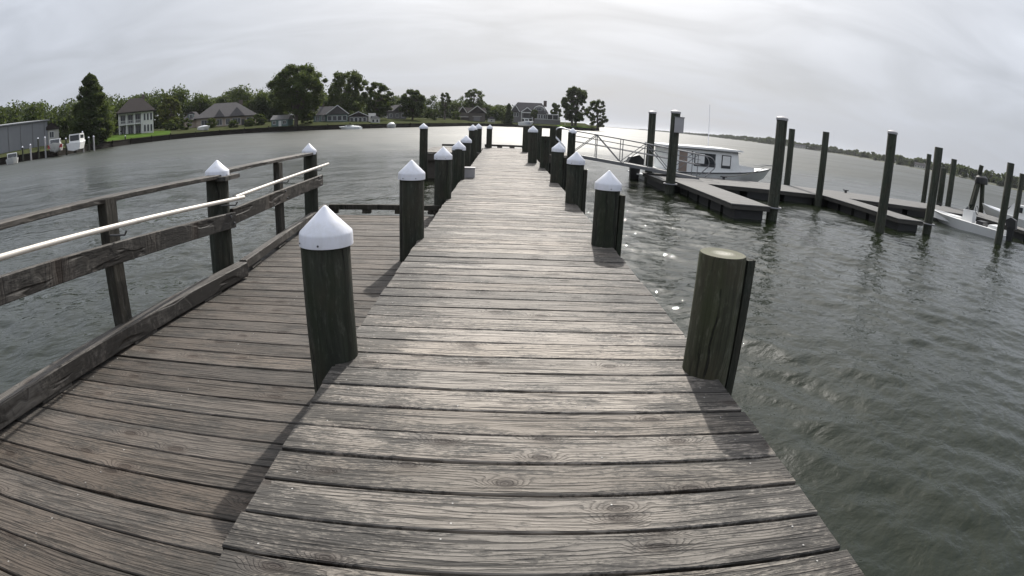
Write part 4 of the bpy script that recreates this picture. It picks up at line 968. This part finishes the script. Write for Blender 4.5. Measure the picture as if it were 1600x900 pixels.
# grey house half hidden in trees
t = house('grey_house', 'grey gabled house half hidden among trees past the white hut', -10.9, 205)
MB().box(-3.5, 3.5, 0, 8, -0.5, 3.0).build('wall', 'wall_grey', t); gable_wall(t, -1.2, 3.5, 0, 3.0, 5.3, 'wall_grey'); gable_roof(t, -3.5, 3.5, 0, 8, 3.05, 5.4, 'x', 0.4, 'roof_grey', 0.1); gable_roof(t, -1.2, 3.5, -0.1, 4, 3.05, 5.35, 'y', 0.3, 'roof_grey', 0.06)
for x, z in ((-2.2, 0.8), (0.2, 0.8), (2.2, 0.8), (1.1, 3.2)): window(t, x, z, 0.9, 1.2, -0.101 if z > 2 else 0.0)
# brown boathouse
t = house('brown_house', 'dark brown gabled house with pale barge boards near the water', -3.2, 262)
MB().box(-1.5, 6.2, 0, 9, -0.6, 3.9).build('wall', 'wall_brown', t); MB().box(-6.2, -1.5, 0.8, 9, -0.6, 3.9).build('wall', 'wall_brown', t)
gable_wall(t, -1.0, 5.7, 0, 3.9, 6.9, 'wall_brown'); gable_roof(t, -1.4, 6.1, 0, 9, 3.95, 7.1, 'y', 0.5, 'roof_dark', 0.06); raking(t, -2.0, 6.7, -0.56, 3.8, 7.2, 'wall_cream', 0.4)
gable_wall(t, -6.2, -2.8, 0.8, 3.9, 6.6, 'wall_brown'); gable_roof(t, -6.2, -2.8, 0.8, 9, 3.95, 6.7, 'y', 0.4, 'roof_dark', 0.06); raking(t, -6.6, -2.4, 0.3, 3.8, 6.8, 'wall_cream', 0.35)
gable_roof(t, -6.2, 6.2, 2, 9, 3.9, 6.4, 'x', 0.3, 'roof_dark', 0.06)
window(t, 2.35, 4.2, 1.8, 1.2, 0, mull=2); window(t, -4.5, 4.2, 1.1, 1.2, 0.8)
MB().box(-1.5, 1.5, -0.06, 0, -0.4, 2.0).build('garage_door', 'wall_grey', t, (2.35, -0.002, 0)); MB().box(0.2, 4.5, -0.16, -0.02, 2.1, 2.3).build('lintel', 'wall_cream', t)
MB().box(-6.4, -1.7, -0.6, 0.8, 1.7, 2.0).build('porch_roof', 'wall_cream', t)
t = house('cream_shed', 'small pale shed beside the dark brown house', -1.1, 262, 'shed')
MB().box(-2.2, 1.2, 0, 3, -0.6, 1.7).build('wall', 'wall_cream', t); gable_roof(t, -2.2, 1.2, 0, 3, 1.75, 3.0, 'y', 0.3, 'roof_grey', 0.06); gable_wall(t, -2.2, 1.2, 0, 1.7, 2.9, 'wall_cream'); window(t, -0.4, 0.4, 0.8, 0.8, 0)
# large shingled house on the point
t = house('shingled_mansion', 'large grey shingled house with dormers and white trim on the point', 3.2, 272)
MB().box(-11.5, 5.5, 0, 11, -0.8, 5.4).build('wall', 'wall_grey', t); MB().box(5.5, 11.8, 1.5, 9, -0.8, 4.6).build('wall', 'wall_grey', t)
gable_roof(t, -11.5, 6.2, 0, 11, 5.4, 10.3, 'x', 0.5, 'roof_grey', 0.2, 3.4)
gable_wall(t, -11.5, -7.6, -0.6, 5.4, 8.6, 'wall_grey', 0.5); gable_roof(t, -11.5, -7.6, -0.6, 6, 5.4, 8.7, 'y', 0.4, 'roof_grey', 0.06); raking(t, -11.9, -7.2, -1.06, 5.3, 8.75, w=0.3)
gable_wall(t, -6.3, -0.9, -0.3, 5.4, 7.5, 'wall_grey', 0.4); gable_roof(t, -6.3, -0.9, -0.3, 5, 5.4, 7.6, 'y', 0.4, 'roof_grey', 0.06); raking(t, -6.7, -0.5, -0.76, 5.3, 7.65, w=0.35)
dm = MB(); dm.rings([[(2.2+2.6*math.cos(a), yy, 6.4+2.1*math.sin(a)) for a in np.linspace(0, math.pi, 11)] for yy in (0.6, 5.0)]); dm.build('eyebrow_dormer', 'wall_grey', t)
ar = [(2.2+2.75*math.cos(a), 0.5, 6.4+2.25*math.sin(a)) for a in np.linspace(0, math.pi, 13)]; MB().tube(ar, 0.16, 6).build('dormer_trim', 'trim', t)
window(t, 2.2, 6.5, 2.2, 1.2, 0.59, mull=2)
MB().box(-0.8, 0.8, -0.6, 0.6, 8.6, 11.6).build('chimney', 'brick', t, (5.0, 6.0, 0))
MB().box(-6.4, -0.8, -1.6, 0.0, 2.15, 2.4).build('balcony_floor', 'trim', t)
for x in (-6.3, -0.9): MB().box(-0.14, 0.14, -0.14, 0.14, -0.7, 5.3).build('column', 'trim', t, (x, -1.4, 0))
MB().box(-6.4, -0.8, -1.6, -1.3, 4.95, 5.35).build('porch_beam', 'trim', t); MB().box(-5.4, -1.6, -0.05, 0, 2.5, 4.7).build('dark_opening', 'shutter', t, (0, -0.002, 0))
for k in range(5): window(t, -0.2+k*1.25, 2.6, 0.8, 1.8, 0, mull=0)
for x in (-10.6, -9.5, -8.4): window(t, x, 3.0, 0.7, 1.8, 0.0, mull=0)
window(t, -9.5, 6.0, 1.0, 1.2, -0.601)
MB().box(5.6, 11.9, 0.8, 9.2, 4.62, 4.95).build('flat_roof', 'trim', t)
for x in (6.3, 8.9, 11.6): MB().box(-0.13, 0.13, -0.13, 0.13, -0.7, 4.6).build('column', 'trim', t, (x, 1.0, 0))
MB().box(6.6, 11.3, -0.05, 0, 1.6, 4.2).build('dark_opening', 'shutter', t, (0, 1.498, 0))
MB().box(0.0, 12.5, -3.6, -0.2, -0.8, 2.1).build('terrace', 'wall_grey', t); MB().box(-0.2, 12.7, -3.8, -3.5, 2.1, 2.3).build('terrace_rail', 'trim', t)
# shore dock sheds and a flagpole
t = thing('flagpole', 'white flagpole with a small pale flag on the point', 'flagpole', (*pol(6.35, 263), 0.3)); MB().cyl((0, 0, 0), (0, 0, 10.2), 0.09, 0.05, 8).build('pole', 'trim', t)
MB().add([(0.0, -0.03, 9.9), (-1.0, -0.1, 9.2), (-1.1, 0.0, 8.2), (-0.1, 0.0, 8.6), (0.0, 0.03, 9.9), (-1.0, 0.0, 9.2), (-1.1, 0.1, 8.2), (-0.1, 0.06, 8.6)], [(0, 1, 2, 3), (7, 6, 5, 4), (0, 3, 7, 4), (0, 4, 5, 1), (1, 5, 6, 2), (2, 6, 7, 3)]).build('flag', 'cap', t)

# ------------------------------------------------------------------ trees
tree('conical_tree', 'big dark conical tree between the marina and the porch house', -42.0, 127, 14.4, 5.2, 0.4, 'cone', 'leaf_dark', 190, 95, 0.38)
tree('broad_tree', 'huge broad-crowned tree over the small green shed', -21.2, 157, 16.6, 8.6, 3.0, 'round', 'leaf', 120, 110, 0.42, lean=0.5)
tree('broad_tree', 'broad light-green tree behind the green cottage', -15.9, 188, 16.4, 7.6, 2.5, 'round', 'leaf', 90, 105, 0.48, gap=0.12)
tree('broad_tree', 'lower rounded tree beside the white hut', -12.9, 186, 12.5, 5.2, 1.5, 'round', 'leaf_dark', 60, 100, 0.46)
tree('broad_tree', 'dense round dark tree past the grey house', -9.3, 196, 10.8, 5.2, 1.0, 'round', 'leaf_dark', 70, 110, 0.46)
tree('slim_tree', 'slim sparse tree rising between shore houses', -6.0, 238, 12.0, 2.6, 2.0, 'round', 'leaf', 70, 60, 0.42, gap=0.3)
tree('sparse_tree', 'open sparse-crowned tree above the dark brown house', -3.1, 290, 16.2, 6.4, 5.0, 'round', 'leaf', 110, 50, 0.5, gap=0.45)
tree('conifer', 'small dark conifer beside the large shingled house', 0.55, 258, 9.4, 2.2, 0.3, 'cone', 'leaf_dark', 80, 80, 0.38)
tree('broad_tree', 'tall dense double-trunked tree on the point beside the flagpole', 7.25, 263, 19.2, 6.6, 1.5, 'round', 'leaf_dark', 110, 105, 0.5, trunks=2)
tree('broad_tree', 'drooping dark tree at the very tip of the point', 9.7, 268, 14.2, 5.4, 0.8, 'round', 'leaf_dark', 62, 85, 0.46, lean=1.2, gap=0.08)
tree('broad_tree', 'yellow-green tree beside the porch house', -34.0, 186, 11.0, 4.0, 1.0, 'round', 'leaf_yellow', 60, 90, 0.45)
tree('ornamental_tree', 'dark ball-shaped ornamental tree before the shingled house', 3.15, 257, 7.2, 1.9, 3.2, 'round', 'leaf_dark', 30, 90, 0.35)
tree('broad_tree', 'dark tree behind the roof end of the shingled house', 5.4, 285, 10.5, 3.6, 2.0, 'round', 'leaf_dark', 40, 80, 0.5)
for k, (az, D, h, r_, lb) in enumerate(((-32.6, 166, 3.4, 2.4, 'round dark shrub at the corner of the tan house'), (-29.8, 168, 2.6, 1.8, 'dark shrub before the tan house windows'), (-27.6, 163, 2.0, 1.5, 'low shrub on the tan house lawn'), (-26.0, 165, 1.9, 1.7, 'low shrub at the bright end of the tan house lawn'),
        (-25.0, 170, 3.2, 2.6, 'leafy shrub between tan house and green shed'), (-20.0, 160, 3.6, 2.4, 'pale green shrub beside the broad tree trunk'), (-7.4, 215, 4.2, 3.4, 'wide shrub under the trees past the grey house'), (-4.9, 252, 4.0, 3.2, 'wide shrub in front of the brown house'), (0.0, 262, 5.0, 2.6, 'leafy shrub between brown house and conifer'), (-33.9, 168, 3.0, 2.4, 'dark shrub beside the porch house lawn'))):
    tree('shrub', lb, az, D, h, r_, 0.1, 'round', 'leaf_dark' if k % 2 == 0 else 'leaf', 22, 80, 0.36, group='shore shrubs', cat='shrub')
sp = []
az = -64.0
while az < -16: 
    D = 205+30*random.random(); x, y = pol(az, D); hgt = np.interp(az, [-64, -50, -40, -30, -22, -16], [15.5, 14.5, 14.5, 14.0, 12.0, 11.0])
    sp.append((x, y, 2.0, hgt*(0.82+0.3*random.random()), 5.2+2.5*random.random())); az += 0.55+0.4*random.random()
az = -60
while az < -39.5:
    D = 146+22*random.random(); x, y = pol(az, D); sp.append((x, y, 1.6, 8.5+3.0*random.random(), 4.2+1.5*random.random())); az += 1.2+0.5*random.random()
az = -18
while az < 1:
    D = 285+30*random.random(); x, y = pol(az, D); sp.append((x, y, 2.0, np.interp(az, [-18, -10, -5, 1], [14, 13, 10.5, 7.5])*(0.8+0.35*random.random()), 5+2*random.random())); az += 0.6+0.3*random.random()
wood_mass('woodland', 'dark woodland behind the shore houses', sp, 'leaf_dark', 170, 0.85)

# far wooded bank across the river
AZF = [10.5, 14, 18, 22.5, 27, 34, 40, 47, 53.5, 62, 75, 95]; DF = [4200, 3600, 2700, 1750, 1200, 1150, 820, 640, 540, 470, 420, 420]
mb = MB(); rr = []
for az in np.linspace(10.5, 95, 60):
    D = np.interp(az, AZF, DF); a = pol(az, D); b = pol(az, D+12); c = pol(az, D+300); rr.append([(*a, WATER_Z-0.5), (*b, 0.4), (*c, 3.0)])
n = 3; mb.add([p for q in rr for p in q], [(i*n+j, i*n+j+1, (i+1)*n+j+1, (i+1)*n+j) for i in range(len(rr)-1) for j in range(2)])
tag(mb.build('far_bank', 'bank'), 'low far bank across the wide river', None, None, 'structure')
sp = []; az = 14.0
while az < 70:
    D = np.interp(az, AZF, DF); x, y = pol(az, D+10+40*random.random()); s_ = 0.85+0.3*random.random()
    hh_ = np.interp(az, [14, 20, 22, 27, 34, 60], [4, 8, 11, 13.5, 12.5, 12.5])*(0.78+0.28*(0.5+0.5*math.sin(az*2.1)*math.sin(az*0.73+1))+0.12*random.random())
    sp.append((x, y, -0.2, hh_, hh_*0.55*s_)); az += math.degrees(hh_*0.5/D)
wood_mass('far_woodland', 'long dark tree line on the far bank across the river', sp, 'leaf_far', 75, 2.4)
for k, (az, D, w, lb) in enumerate(((42.8, 735, 14, 'pale distant house low on the far bank, among trees'), (30.5, 1130, 22, 'pale distant house on the far bank behind the mooring piles'))):
    t = thing('distant_house', lb, 'house', (*pol(az, D), 0.4), -R(az), 'houses on the far bank')
    MB().box(-w/2, w/2, 0, 6, -0.5, 3.4).build('wall', 'wall_cream', t); gable_roof(t, -w/2, w/2, 0, 6, 3.4, 6.2, 'x', 0.5, 'roof_grey')
    for q in range(4): window(t, -w/2+w*(q+0.5)/4, 0.8, 1.4, 1.5, 0, mull=0)

# mooring lines
def rope(label, a, b, sag):
    a, b = Vector(a), Vector(b); pts = [a.lerp(b, t)-Vector((0, 0, sag*4*t*(1-t))) for t in np.linspace(0, 1, 9)]
    c = a.lerp(b, 0.5); o = MB().tube([p-c for p in pts], 0.014, 6).build('mooring_line', 'rope', None, c, smooth=True)
    return tag(o, label, 'rope', 'mooring lines')
M['rope'] = simple('rope', (0.16, 0.15, 0.13), 0.9, 0.2, 30.0)
rope('slack mooring line from the cabin boat bow to the walkway cleat', (12.75, 24.85, 0.02), (9.6, 22.6, FT+0.16), 0.12)
rope('mooring line from the skiff bow to the floating walkway', (19.36, 19.45, -0.48), (19.0, 20.2, FT+0.04), 0.03)
rope('mooring line from the skiff stern to the outer pile', (20.4, 16.0, -0.62), (18.85, 14.85, -0.35), 0.12)
# ------------------------------------------------------------------ haze over the water
hz = bpy.data.materials.new('thin_haze'); hz.use_nodes = True; ht = hz.node_tree; ht.nodes.clear()
ho = ht.nodes.new('ShaderNodeOutputMaterial'); pv = ht.nodes.new('ShaderNodeVolumePrincipled')
pv.inputs['Color'].default_value = (0.93, 0.95, 1.0, 1); pv.inputs['Density'].default_value = 0.00006; pv.inputs['Anisotropy'].default_value = 0.3
ht.links.new(pv.outputs[0], ho.inputs['Volume']); M['haze'] = hz
tag(MB().box(-7000, 8000, -500, 9500, WATER_Z-3.5, 40).build('haze', 'haze'), 'thin pale haze over the river', None, None, 'stuff')
